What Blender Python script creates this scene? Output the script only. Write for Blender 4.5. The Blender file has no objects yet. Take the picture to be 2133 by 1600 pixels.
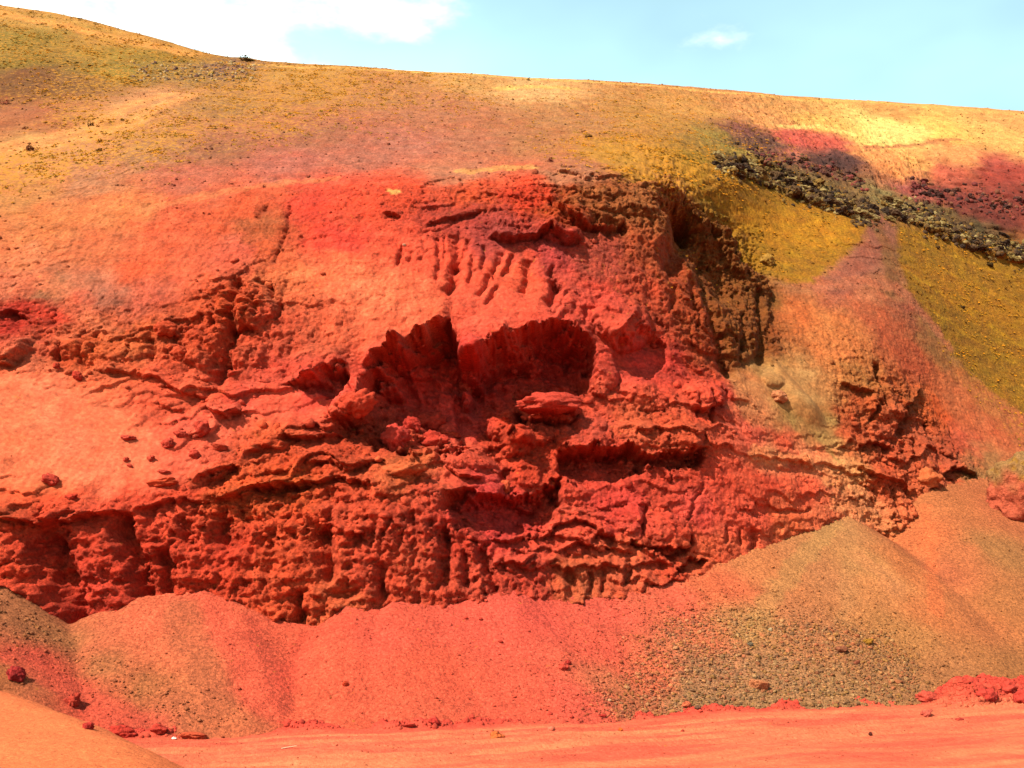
import bpy, bmesh, math, random
import numpy as np
from mathutils import Vector, Matrix, noise as mnoise

random.seed(7)
SC = bpy.context.scene
COL = SC.collection

# ------------------------------------------------------------------ camera, sky, sun, exposure
F = 2287.0            # focal length in photo pixels (photo 2133 x 1600)
CX, HY, HC = 1066.5, 1225.0, 6.0
cam_d = bpy.data.cameras.new('camera')
cam_d.sensor_width = 36.0
cam_d.lens = 36.0 * F / 2133.0
cam_d.shift_y = (HY - 800.0) / 2133.0
cam_d.clip_start = 0.1
cam_d.clip_end = 3000.0
cam = bpy.data.objects.new('camera', cam_d)
cam.location = (0, 0, HC)
cam.rotation_euler = (math.radians(90), 0, 0)
COL.objects.link(cam)
SC.camera = cam

L = Vector((0.47, 0.47, -0.745)).normalized()      # direction the sunlight travels
sun_d = bpy.data.lights.new('sun', 'SUN')
sun_d.energy = 5.0
sun_d.angle = math.radians(0.5)
sun_d.color = (1.0, 0.95, 0.86)
sun = bpy.data.objects.new('sun', sun_d)
sun.rotation_euler = L.to_track_quat('-Z', 'Y').to_euler()
sun.location = (-30, -20, 80)
COL.objects.link(sun)

world = bpy.data.worlds.new('World')
SC.world = world
world.use_nodes = True
wn, wl = world.node_tree.nodes, world.node_tree.links
wn.clear()
sky = wn.new('ShaderNodeTexSky'); sky.sky_type = 'NISHITA'; sky.sun_disc = False
sky.sun_elevation = math.asin(-L.z)
sky.sun_rotation = math.atan2(-L.x, -L.y)
sky.air_density = 1.0; sky.dust_density = 0.8; sky.ozone_density = 1.0
tc = wn.new('ShaderNodeTexCoord')
mp = wn.new('ShaderNodeMapping'); mp.inputs['Scale'].default_value = (2.2, 2.2, 5.0)
mp.inputs['Location'].default_value = (0.35, 0.1, 0.0)
nz = wn.new('ShaderNodeTexNoise'); nz.inputs['Scale'].default_value = 1.9
nz.inputs['Detail'].default_value = 7.0; nz.inputs['Roughness'].default_value = 0.55
sep = wn.new('ShaderNodeSeparateXYZ')
wl.new(tc.outputs['Generated'], mp.inputs['Vector']); wl.new(mp.outputs['Vector'], nz.inputs['Vector'])
wl.new(tc.outputs['Generated'], sep.inputs['Vector'])
mx = wn.new('ShaderNodeMath'); mx.operation = 'MULTIPLY_ADD'; mx.inputs[1].default_value = -0.55; mx.inputs[2].default_value = 0.0
wl.new(sep.outputs['X'], mx.inputs[0])
ad = wn.new('ShaderNodeMath'); ad.operation = 'ADD'
wl.new(nz.outputs['Fac'], ad.inputs[0]); wl.new(mx.outputs[0], ad.inputs[1])
cr = wn.new('ShaderNodeMapRange'); cr.inputs['From Min'].default_value = 0.545; cr.inputs['From Max'].default_value = 0.72
cr.interpolation_type = 'SMOOTHSTEP'
wl.new(ad.outputs[0], cr.inputs['Value'])
# thin bright veil that thickens towards the horizon, the same all the way round
el = wn.new('ShaderNodeMapRange'); el.inputs['From Min'].default_value = 0.0; el.inputs['From Max'].default_value = 0.70
el.inputs['To Min'].default_value = 1.1; el.inputs['To Max'].default_value = 0.0
wl.new(sep.outputs['Z'], el.inputs['Value'])
vn = wn.new('ShaderNodeTexNoise'); vn.inputs['Scale'].default_value = 2.2; vn.inputs['Detail'].default_value = 3
wl.new(mp.outputs['Vector'], vn.inputs['Vector'])
vx = wn.new('ShaderNodeMath'); vx.operation = 'MULTIPLY_ADD'; vx.inputs[1].default_value = 0.7; wl.new(vn.outputs['Fac'], vx.inputs[0])
vx2 = wn.new('ShaderNodeMath'); vx2.operation = 'MULTIPLY_ADD'; vx2.inputs[1].default_value = -0.60; vx2.inputs[2].default_value = 0.72
wl.new(sep.outputs['X'], vx2.inputs[0]); wl.new(vx2.outputs[0], vx.inputs[2])
vm = wn.new('ShaderNodeMath'); vm.operation = 'MULTIPLY'; vm.use_clamp = True
wl.new(el.outputs['Result'], vm.inputs[0]); wl.new(vx.outputs[0], vm.inputs[1])
veil = wn.new('ShaderNodeMix'); veil.data_type = 'RGBA'; veil.inputs['B'].default_value = (14.0, 22.8, 24.5, 1)
wl.new(vm.outputs[0], veil.inputs['Factor']); wl.new(sky.outputs['Color'], veil.inputs['A'])
cmix = wn.new('ShaderNodeMix'); cmix.data_type = 'RGBA'
wl.new(cr.outputs['Result'], cmix.inputs['Factor'])
wl.new(veil.outputs['Result'], cmix.inputs['A'])
cmix.inputs['B'].default_value = (24.0, 23.5, 20.5, 1)
bg = wn.new('ShaderNodeBackground'); bg.inputs['Strength'].default_value = 0.047
wo = wn.new('ShaderNodeOutputWorld')
wl.new(cmix.outputs['Result'], bg.inputs['Color']); wl.new(bg.outputs[0], wo.inputs[0])

vs = SC.view_settings
vs.view_transform = 'Standard'
try: vs.look = 'None'
except Exception: pass
vs.gamma = 1.0; vs.use_curve_mapping = False
vs.exposure = 1.0

# ------------------------------------------------------------------ numeric helpers
def srgb(c):
    c = np.asarray(c, float) / 255.0
    return np.where(c <= 0.04045, c / 12.92, ((c + 0.055) / 1.055) ** 2.4)
ALB = 0.42 * np.array([1.0, 0.99, 0.88])
def alb(c): return srgb(c) ** 1.1 * ALB

def perlin(x, y, seed=0):
    xi = np.floor(x).astype(np.int64); yi = np.floor(y).astype(np.int64)
    xf = (x - xi).astype(np.float32); yf = (y - yi).astype(np.float32)
    rs = np.random.RandomState(seed)
    perm = rs.permutation(512).astype(np.int64)
    ang = rs.rand(512).astype(np.float32) * 6.2831853
    gx, gy = np.cos(ang), np.sin(ang)
    def g(ix, iy, fx, fy):
        h = perm[(perm[ix & 511] + iy) & 511]
        return gx[h] * fx + gy[h] * fy
    u = xf * xf * xf * (xf * (xf * 6 - 15) + 10); v = yf * yf * yf * (yf * (yf * 6 - 15) + 10)
    a = g(xi, yi, xf, yf); b = g(xi + 1, yi, xf - 1, yf)
    c = g(xi, yi + 1, xf, yf - 1); d = g(xi + 1, yi + 1, xf - 1, yf - 1)
    return (a + u * (b - a) + v * ((c + u * (d - c)) - (a + u * (b - a)))) * 1.4
def fbm(x, y, seed=0, octv=4, gain=0.5):
    s = 0; a = 1.0; f = 1.0
    for k in range(octv):
        s = s + a * perlin(x * f, y * f, seed + k * 17); a *= gain; f *= 2.03
    return s
def ridged(x, y, seed=0, octv=4, gain=0.55):
    s = 0; a = 1.0; f = 1.0
    for k in range(octv):
        s = s + a * (1 - 2 * np.abs(perlin(x * f, y * f, seed + k * 13))); a *= gain; f *= 2.07
    return s
def worley(x, y, seed=0):
    rs = np.random.RandomState(seed); perm = rs.permutation(1024); rnd = rs.rand(1024, 3).astype(np.float32)
    xi = np.floor(x).astype(np.int64); yi = np.floor(y).astype(np.int64)
    f1 = np.full(x.shape, 9.0, np.float32); f2 = f1.copy(); idv = np.zeros(x.shape, np.float32); vx = idv.copy(); vy = idv.copy(); i2 = idv.copy()
    for dx in (-1, 0, 1):
        for dy in (-1, 0, 1):
            hh = perm[(perm[(xi + dx) & 1023] + yi + dy) & 1023]; r = rnd[hh]
            ax = xi + dx + r[..., 0] - x; ay = yi + dy + r[..., 1] - y; d = np.hypot(ax, ay).astype(np.float32)
            c = d < f1
            f2 = np.where(c, f1, np.minimum(f2, d)); idv = np.where(c, r[..., 2], idv); vx = np.where(c, ax, vx); vy = np.where(c, ay, vy); i2 = np.where(c, (r[..., 2] * 37.7) % 1.0, i2); f1 = np.where(c, d, f1)
    return f1, f2, idv, vx, vy, i2
def sst(a, b, x):
    t = np.clip((x - a) / (b - a), 0, 1); return t * t * (3 - 2 * t)

def tps_fit(p, v, lam=0.0):
    p = np.asarray(p, float); v = np.asarray(v, float)
    n = len(p)
    r2 = ((p[:, None] - p[None]) ** 2).sum(-1)
    K = 0.5 * r2 * np.log(r2 + 1e-9) + lam * np.eye(n)
    Pm = np.c_[np.ones(n), p]
    A = np.zeros((n + 3, n + 3)); A[:n, :n] = K; A[:n, n:] = Pm; A[n:, :n] = Pm.T
    b = np.zeros((n + 3,)); b[:n] = v
    return p, np.linalg.solve(A, b)
def tps_eval(m, q):
    p, w = m; n = len(p)
    q = np.asarray(q, float); out = np.zeros(len(q))
    for i in range(0, len(q), 20000):
        s = q[i:i + 20000]
        r2 = ((s[:, None] - p[None]) ** 2).sum(-1)
        out[i:i + 20000] = (0.5 * r2 * np.log(r2 + 1e-9)) @ w[:n] + w[n] + s @ w[n + 1:]
    return out

# ------------------------------------------------------------------ survey points: (photo x, photo y, distance in metres)
SUR = [
 (-300,-30,128),(-300,250,90),(-300,450,68),(-300,700,57),(-300,1000,50),(-300,1250,47),
 (0,12,126),(0,120,106),(0,250,89),(0,340,78.5),(0,450,70),(0,560,65),(0,640,62),(0,760,58),(0,900,55),(0,1010,53),(0,1065,52),(0,1210,50.5),(0,1350,49.5),
 (250,58,125),(250,250,89.5),(250,400,72.5),(250,520,67),(250,620,63.5),(250,700,61.2),(250,800,58.8),(250,900,56.8),(250,1000,54.6),(250,1060,53.5),(250,1265,51.6),(250,1380,51),
 (500,122,122),(500,250,91),(500,400,72.7),(500,500,68.3),(500,600,65),(500,700,63),(500,800,61.3),(500,880,59.5),(500,950,57.6),(500,1020,55.8),(500,1070,55),(500,1280,52.9),(500,1400,52),
 (800,143,122),(800,250,96),(800,330,81.5),(800,400,72.8),(800,500,69),(800,600,66.3),(800,700,64),(800,850,63.2),(800,925,61.6),(800,990,57.6),(800,1260,54.4),(800,1400,53.5),
 (1060,160,124),(1060,260,98),(1060,340,82.5),(1060,400,74.5),(1060,480,71.3),(1060,600,68.3),(1060,690,66.2),(1060,850,66),(1060,940,64.2),(1060,1000,62),(1060,1120,59.3),(1060,1232,57.2),(1060,1400,56),
 (1300,172,128),(1300,260,103),(1300,330,87),(1300,380,78.5),(1300,470,74.5),(1300,600,71.5),(1300,700,69.8),(1300,780,68.8),(1300,870,66.9),(1300,950,65.4),(1300,1050,63.8),(1300,1150,62),(1300,1235,60.2),(1300,1400,59),
 (1500,186,134),(1500,260,113),(1500,310,102),(1500,380,92),(1500,470,91),(1500,570,87),(1500,680,79),(1500,780,73),(1500,850,70),(1500,930,68.3),(1500,1040,66.8),(1500,1170,65),(1500,1400,63),
 (1650,200,138),(1650,300,117),(1650,400,102),(1650,500,95),(1650,600,88),(1650,700,82),(1650,800,77.5),(1650,880,75),(1650,960,73),(1650,1060,71),(1650,1250,69),
 (1800,208,142),(1800,280,128),(1800,350,114),(1800,450,101.5),(1800,540,95),(1800,620,89),(1800,720,83.5),(1800,820,80.5),(1800,900,79),(1800,980,77.3),(1800,1080,74.6),(1800,1300,72),
 (1950,218,145),(1950,290,132),(1950,400,115),(1950,520,104),(1950,650,95.5),(1950,780,89),(1950,900,84.5),(1950,960,82),(1950,1010,79.6),(1950,1200,76),
 (2133,232,149),(2133,300,136),(2133,400,121),(2133,540,110.5),(2133,700,102),(2133,850,94),(2133,950,87.5),(2133,1050,82),(2133,1300,78),
 (2450,255,156),(2450,500,122),(2450,800,104),(2450,1050,90),(2450,1350,82),
]
SUR = np.array(SUR, float)
DM = tps_fit(SUR[:, :2] / 500.0, SUR[:, 2], 0.0005)
def dref(px, py): return float(tps_eval(DM, [(px / 500.0, py / 500.0)])[0])
def w3(px, py, D): return ((px - CX) / F * D, D, HC + (HY - py) / F * D)
def at(px, py, off=0.0):                      # survey point on the hill face -> world x, z
    D = dref(px, py) - off
    x, y, z = w3(px, py, D); return x, z
SX = (SUR[:, 0] - CX) / F * SUR[:, 2]; SZ = HC + (HY - SUR[:, 1]) / F * SUR[:, 2]
YM = tps_fit(np.c_[SX, SZ] / 10.0, SUR[:, 2], 0.0005)

# coarse regular chart of the face (x, z) used to interpolate slow fields
GX = np.arange(-92, 112.1, 0.75); GZ = np.arange(-2, 84.1, 0.5)
gxx, gzz = np.meshgrid(GX, GZ)
def coarse(model): return tps_eval(model, np.c_[gxx.ravel(), gzz.ravel()] / 10.0).reshape(gxx.shape)
def bil(A, x, z):
    u = np.clip((x - GX[0]) / 0.75, 0, len(GX) - 1.001); v = np.clip((z - GZ[0]) / 0.5, 0, len(GZ) - 1.001)
    i = u.astype(int); j = v.astype(int); fu = u - i; fv = v - j
    if A.ndim == 3: fu = fu[..., None]; fv = fv[..., None]
    return (A[j, i] * (1 - fu) + A[j, i + 1] * fu) * (1 - fv) + (A[j + 1, i] * (1 - fu) + A[j + 1, i + 1] * fu) * fv
YC = coarse(YM)

# skyline
SKY = [(-400,-70,131),(-200,-20,129),(0,12,126),(100,22,126),(200,45,125),(300,75,124.5),(400,105,123),(440,117,122.5),(480,119,122),(497,114,122),(520,115,122),(545,126,122),(700,135,122),(900,150,122.5),
       (1100,160,124.5),(1300,172,128),(1500,186,134),(1700,203,139.5),(1900,215,144),(2133,232,149),(2450,255,156),(2700,280,160)]
sk = np.array([w3(*p) for p in SKY])
def crest(x): return np.interp(x, sk[:, 0], sk[:, 2]) + 0.10 * perlin(x * 0.9, x * 0 + 3.3, 5) + 0.25 * perlin(x * 0.13, x * 0, 6)

# ------------------------------------------------------------------ the grid of the hill face
xs = np.concatenate([np.arange(-88, -31, 0.45), np.arange(-31, 45, 0.07), np.arange(45, 108, 0.45)])
zl = np.arange(-0.5, 37.0, 0.07)
NH = 170
t = np.linspace(0, 1, NH + 1)[1:]
Xg = np.repeat(xs[None], len(zl) + NH, 0)
Zlow = np.repeat(zl[:, None], len(xs), 1)
Zhi = zl[-1] + t[:, None] * (crest(xs)[None] - zl[-1])
Zg = np.vstack([Zlow, Zhi])
NR, NC = Zg.shape
Yg = bil(YC, Xg, Zg)

# the spur: its own face, standing in front of the grassy gully
NOSE = [(1100,395,73.6),(1250,380,76),(1330,380,77),(1400,362,78.5),(1450,420,78.8),(1530,465,83.5),(1560,540,84),(1610,590,85),
        (1150,480,72),(1250,470,73.3),(1350,470,74.8),(1420,470,76.3),(1200,600,70.2),(1300,560,72),(1400,560,74),(1480,560,78),(1450,500,78.6),(1420,640,73),(1300,680,70),(1400,680,71.8),(1500,660,75.5),(1580,660,80.5),
        (1380,780,69.6),(1480,780,72.3),(1560,760,75.5),(1605,740,78),(1700,700,79),(1700,500,82)]
NO = np.array([w3(*p) for p in NOSE])
NM = tps_fit(NO[:, [0, 2]] / 10.0, NO[:, 1], 0.002)
NY = coarse(NM)
OUT = [(1120,392,73.6),(1250,378,76),(1340,374,77.5),(1395,347,78.5),(1432,380,78.5),(1475,425,80),(1500,440,81.5),(1526,458,83),(1540,500,83.5),(1548,535,83.5),(1590,558,84.5),(1612,590,85),(1606,650,82),
       (1600,735,78),(1530,778,73),(1400,800,69.5),(1250,720,69.4),(1180,560,71)]
op = np.array([w3(*p) for p in OUT])[:, [0, 2]]
def poly_sd(poly, x, z):
    d = np.full(x.shape, 1e9); ins = np.zeros(x.shape, bool)
    n = len(poly)
    for i in range(n):
        a = poly[i]; b = poly[(i + 1) % n]
        e = b - a; l2 = (e ** 2).sum()
        tt = np.clip(((x - a[0]) * e[0] + (z - a[1]) * e[1]) / l2, 0, 1)
        d = np.minimum(d, (x - a[0] - tt * e[0]) ** 2 + (z - a[1] - tt * e[1]) ** 2)
        c = ((a[1] > z) != (b[1] > z)) & (x < (b[0] - a[0]) * (z - a[1]) / (b[1] - a[1] + 1e-12) + a[0])
        ins ^= c
    d = np.sqrt(d); return np.where(ins, -d, d)

NPX = tps_fit(np.array([(c[0] / 300.0, c[1] / 300.0) for c in NOSE]), [c[2] for c in NOSE], 0.003)
def atn(px, py, off=0.0):                     # the same for the face of the spur
    D = float(tps_eval(NPX, [(px / 300.0, py / 300.0)])[0]) - off
    x, y, z = w3(px, py, D); return x, z
# slowly wandering coordinates so traced lines stay ragged
nx0, nz0 = Xg, Zg
WX = 0.20 * fbm(Xg * 0.9, Zg * 0.9, 11, 3) + 0.07 * perlin(Xg * 3.5, Zg * 3.5, 12)
WZ = 0.22 * fbm(Xg * 0.9, Zg * 0.9, 21, 3) + 0.09 * perlin(Xg * 3.5, Zg * 3.5, 22)
Xw = Xg + WX; Zw = Zg + WZ
box = (Xg > op[:, 0].min() - 6) & (Xg < op[:, 0].max() + 6) & (Zg > op[:, 1].min() - 6) & (Zg < op[:, 1].max() + 6)
sd = poly_sd(op, Xw[box] + 0.5 * WX[box], Zw[box] + 0.5 * WZ[box])
ny = bil(NY, Xg[box], Zg[box]) + np.where(sd > 0, sd * 5.0, 0) + 1.1 * np.exp(-np.clip(-sd, 0, 9) / 0.6)
yb = Yg[box]
k = 0.35
h = np.clip(0.5 + 0.5 * (ny - yb) / k, 0, 1)
Yg[box] = ny * (1 - h) + yb * h - k * h * (1 - h)
nose_mask = np.zeros(Xg.shape, np.float32); nose_mask[box] = sst(0.6, -0.6, sd)

CUT = np.zeros(Xg.shape)
DISP = np.zeros(Xg.shape)        # metres towards the quarry (out of the face)
def sub(x0, x1, z0, z1):
    c0, c1 = np.searchsorted(xs, [x0, x1]); r0, r1 = np.searchsorted(zl, [z0, z1])
    return slice(r0, min(r1, len(zl))), slice(c0, c1)
def lip(pts, out, up=0.6, under=0.0, down=0.8, taper=0.7, off=0.0, edge=0.10):
    P = np.array([at(px, py, off) for px, py in pts]); P = P[np.argsort(P[:, 0])]
    s = sub(P[:, 0].min() - 1, P[:, 0].max() + 1, P[:, 1].min() - 3 - down * 3, P[:, 1].max() + 3 + up * 3)
    x, z = Xw[s], Zw[s]
    tt = z - np.interp(x, P[:, 0], P[:, 1])
    w = sst(P[0, 0] - 0.15, P[0, 0] + taper, x) * sst(P[-1, 0] + 0.15, P[-1, 0] - taper, x)
    a = out * np.exp(-np.clip(tt, 0, 99) / up); b = -under * np.exp(np.clip(tt, -99, 0) / down)
    m = sst(-edge, edge, tt)
    DISP[s] += w * (a * m + b * (1 - m))
def cut(top, bot, depth, p=1.0, edge=0.16, side=0.35, off=0.0):
    T = np.array([at(px, py, off) for px, py in top]); B = np.array([at(px, py, -depth * 0.3) for px, py in bot])
    T = T[np.argsort(T[:, 0])]; B = B[np.argsort(B[:, 0])]
    x0, x1 = T[0, 0], T[-1, 0]
    s = sub(x0 - 1, x1 + 1, B[:, 1].min() - 1, T[:, 1].max() + 1)
    x, z = Xw[s] + 0.10 * perlin(Xg[s] * 1.7, Zg[s] * 1.7, 901), Zw[s] + 0.34 * fbm(Xg[s] * 1.1, Zg[s] * 1.1, 902, 4, 0.6)
    tz = np.interp(x, T[:, 0], T[:, 1]); bz = np.interp(x, B[:, 0], B[:, 1])
    q = np.clip((tz - z) / np.maximum(tz - bz, 0.05), 0, 1)
    prof = np.clip((tz - z + 0.02) / edge, 0, 1) ** 0.7 * (1 - q) ** p
    w = sst(x0 - 0.05, x0 + side, x) * sst(x1 + 0.05, x1 - side, x)
    CUT[s] = np.maximum(CUT[s], depth * prof * w)
def cleft(pts, w, depth, pw=2.0, off=0.0, taper=True, fn=None):
    P = np.array([(fn or at)(px, py, off) for px, py in pts])
    s = sub(P[:, 0].min() - 3 * w, P[:, 0].max() + 3 * w, P[:, 1].min() - 3 * w, P[:, 1].max() + 3 * w)
    x, z = Xw[s], Zw[s]
    d = np.full(x.shape, 1e9)
    for a, b in zip(P[:-1], P[1:]):
        e = b - a; tt = np.clip(((x - a[0]) * e[0] + (z - a[1]) * e[1]) / (e ** 2).sum(), 0, 1)
        d = np.minimum(d, np.hypot(x - a[0] - tt * e[0], z - a[1] - tt * e[1]))
    DISP[s] -= depth * np.exp(-(d / w) ** pw)
def bump(px, py, rx, ry, out, rot=0.0, pw=0.5):
    D = dref(px, py) - out * 0.5
    x0, _, z0 = w3(px, py, D); rx = rx / F * D; ry = ry / F * D
    R = max(rx, ry) * 1.6
    s = sub(x0 - R, x0 + R, z0 - R, z0 + R)
    x, z = Xw[s] - x0, Zw[s] - z0
    c, sn = math.cos(math.radians(rot)), math.sin(math.radians(rot))
    u, v = (x * c + z * sn) / rx, (-x * sn + z * c) / ry
    DISP[s] += out * np.clip(1 - u * u - v * v, 0, 1) ** pw

# ---- caves and overhangs (photo traced)
cut([(752,752),(781,738),(811,722),(850,704),(880,690),(916,668),(938,660),(949,700),(957,742),(985,746)],
    [(752,880),(790,940),(840,955),(900,955),(985,950)], 5.4, 0.30, edge=1.3, off=0.3)
cut([(930,746),(950,743),(997,746),(1010,722),(1031,707),(1081,690),(1122,675),(1173,668),(1206,690),(1240,712)],
    [(930,950),(1010,945),(1060,910),(1120,880),(1180,850),(1240,822)], 5.6, 0.36, edge=1.6, off=0.3)
cut([(1278,722),(1300,705),(1330,690),(1360,705),(1385,730)], [(1278,785),(1325,790),(1360,790),(1385,770)], 1.1, 0.5, edge=0.5, side=0.3)
cut([(588,800),(618,797),(658,775),(695,757),(721,765)], [(588,806),(624,818),(689,828),(721,818)], 2.8, 0.45, edge=0.7, side=0.2)
cut([(1160,936),(1206,936),(1254,932),(1294,936),(1318,930),(1341,950),(1372,942),(1419,941),(1437,938),(1471,932)],
    [(1160,1000),(1227,1020),(1300,1004),(1341,975),(1372,972),(1444,976),(1471,955)], 3.2, 0.4, edge=0.6, side=0.3)
cut([(918,1030),(970,1030),(1018,1032),(1062,1038),(1085,1040),(1110,1030),(1140,1010),(1170,1000)],
    [(918,1060),(960,1100),(1020,1118),(1080,1122),(1130,1110),(1170,1050)], 3.4, 0.35, edge=0.7, side=0.4)
cut([(1310,1122),(1339,1137),(1386,1141),(1427,1134),(1444,1112)], [(1310,1130),(1350,1152),(1390,1160),(1430,1160),(1444,1135)], 1.6, 0.5, side=0.2)
cut([(1408,1188),(1440,1165),(1470,1164),(1480,1176)], [(1408,1196),(1440,1200),(1480,1185)], 1.4, 0.4, side=0.15)
cut([(1085,872),(1120,862),(1160,860),(1205,868)], [(1085,915),(1130,925),(1205,905)], 1.3, 0.7)
cut([(700,884),(735,872),(776,850)], [(700,905),(740,930),(776,930)], 1.8, 0.6)
cut([(520,1018),(560,1014),(607,1008),(654,1000)], [(520,1032),(590,1040),(654,1014)], 1.2, 0.5, side=0.3)
cut([(420,1000),(451,982),(502,974)], [(420,1020),(460,1026),(502,990)], 0.9, 0.6)
cut([(1530,1062),(1575,1052),(1640,1056),(1695,1066)], [(1530,1072),(1600,1078),(1695,1074)], 0.5, 0.6)
cm = np.clip(CUT / 2.0, 0, 1)
DISP -= CUT * (1 + 0.16 * fbm(Xg * 0.9 + CUT * 0.5, Zg * 0.9 - CUT * 0.5, 911, 4)) 
DISP += cm * (0.30 * fbm(Xg * 1.1 + CUT * 0.9, Zg * 1.2 - CUT * 0.8, 912, 4) + 0.16 * perlin(Xg * 0.3, Zg * 2.6, 913))
# ---- ledges
lip([(566,922),(593,910),(647,914),(690,906),(720,900)], 1.0, 0.45, 0.6, 0.5)
lip([(505,950),(540,935),(566,922)], 0.8, 0.5, 0.5, 0.5)
lip([(440,1042),(465,1033),(532,1015),(607,1008),(654,998),(704,998),(760,1005),(790,1000)], 1.0, 0.35, 0.55, 0.9)
lip([(400,1000),(451,978),(502,971)], 0.8, 0.4, 0.5, 0.5)
lip([(640,964),(690,968),(740,972),(790,962)], 0.8, 0.4, 0.5, 0.4)
lip([(923,976),(970,996),(1014,1003)], 0.9, 0.9, 0.7, 0.35)
lip([(924,1024),(970,1022),(1018,1031),(1062,1038)], 0.9, 0.35, 0.5, 0.5)
lip([(-80,1078),(0,1072),(49,1082),(83,1098),(124,1083),(210,1075),(233,1071),(278,1068)], 1.1, 0.45, 0.5, 0.6)
lip([(278,1068),(330,1050),(390,1045),(440,1042)], 0.6, 0.4, 0.3, 0.6)
lip([(1130,1120),(1163,1089),(1197,1083),(1224,1093),(1254,1110),(1276,1120)], 0.9, 0.3, 0.6, 0.4, taper=0.3)
lip([(1012,1122),(1052,1133),(1076,1126),(1122,1119)], 0.8, 0.3, 0.5, 0.4, taper=0.3)
lip([(1012,1160),(1050,1170),(1089,1170),(1118,1156)], 0.7, 0.4, 0.5, 0.4, taper=0.3)
lip([(1168,1140),(1204,1133),(1234,1140),(1281,1143),(1320,1150)], 0.7, 0.35, 0.5, 0.4, taper=0.3)
lip([(1136,1185),(1200,1183),(1290,1178),(1373,1172),(1400,1176)], 0.6, 0.4, 0.4, 0.6)
lip([(1160,936),(1206,938),(1254,933),(1294,937),(1341,952),(1419,942),(1471,934)], 1.2, 0.9, 0.0, 0.6, off=0.8)
lip([(700,884),(735,872),(776,848)], 1.0, 0.6, 0.3, 0.5)
lip([(200,768),(260,778),(314,782),(371,812),(405,826),(440,838)], 0.5, 0.5, 0.4, 0.4)
lip([(430,850),(472,870),(506,845)], 1.0, 0.6, 0.7, 0.4, taper=0.3)
lip([(320,842),(370,852),(400,856)], 0.3, 0.4, 0.3, 0.3)
lip([(752,748),(811,724),(880,692),(938,662)], 0.9, 1.3, 0.0, 0.5, off=0.5)
lip([(950,742),(997,746),(1031,710),(1122,678),(1173,670),(1240,712)], 1.2, 1.3, 0.0, 0.5, off=0.6)
lip([(588,800),(618,798),(658,776),(721,765)], 0.7, 0.9, 0.0, 0.4, off=0.4)
lip([(1270,710),(1300,690),(1328,664)], 1.0, 0.9, 0.0, 0.4, off=0.5)
lip([(1440,850),(1470,856),(1505,838)], 0.9, 0.7, 0.6, 0.5, taper=0.3)
lip([(800,440),(830,446)], 0.5, 0.3, 0.6, 0.4, taper=0.2)
lip([(880,468),(920,458),(960,450),(1010,440)], 0.4, 0.5, 0.4, 0.5)
lip([(1020,490),(1060,500),(1100,496),(1150,470),(1180,500),(1215,490)], 0.9, 0.9, 0.6, 0.6, taper=0.3)
lip([(1140,415),(1180,450),(1225,465),(1260,475),(1300,470)], 0.8, 0.7, 0.7, 0.5, taper=0.3)
lip([(0,655),(30,652),(62,668)], 0.4, 0.4, 0.7, 0.5, taper=0.2)
lip([(0,757),(24,760),(50,745),(70,712)], 0.8, 0.9, 0.6, 0.4, taper=0.2)
lip([(1790,926),(1820,922),(1850,934)], 0.7, 0.5, 0.9, 0.4, taper=0.2)
lip([(1745,930),(1775,920)], 0.4, 0.4, 0.5, 0.3, taper=0.2)
lip([(1752,800),(1780,806),(1810,815)], 0.6, 0.5, 0.6, 0.4, taper=0.2)
lip([(1875,850),(1895,840),(1915,805)], 0.7, 0.6, 0.8, 0.5, taper=0.2)
lip([(1960,985),(2000,975),(2030,990)], 0.9, 0.8, 0.8, 0.5, taper=0.25)
lip([(1770,975),(1810,990),(1850,1002),(1900,1020)], 0.8, 0.6, 0.5, 0.5)
lip([(1850,1140),(1880,1146),(1905,1130)], 0.6, 0.5, 0.5, 0.4, taper=0.2)
lip([(1560,948),(1610,955),(1660,960),(1700,975)], 0.35, 0.4, 0.3, 0.6)
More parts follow.
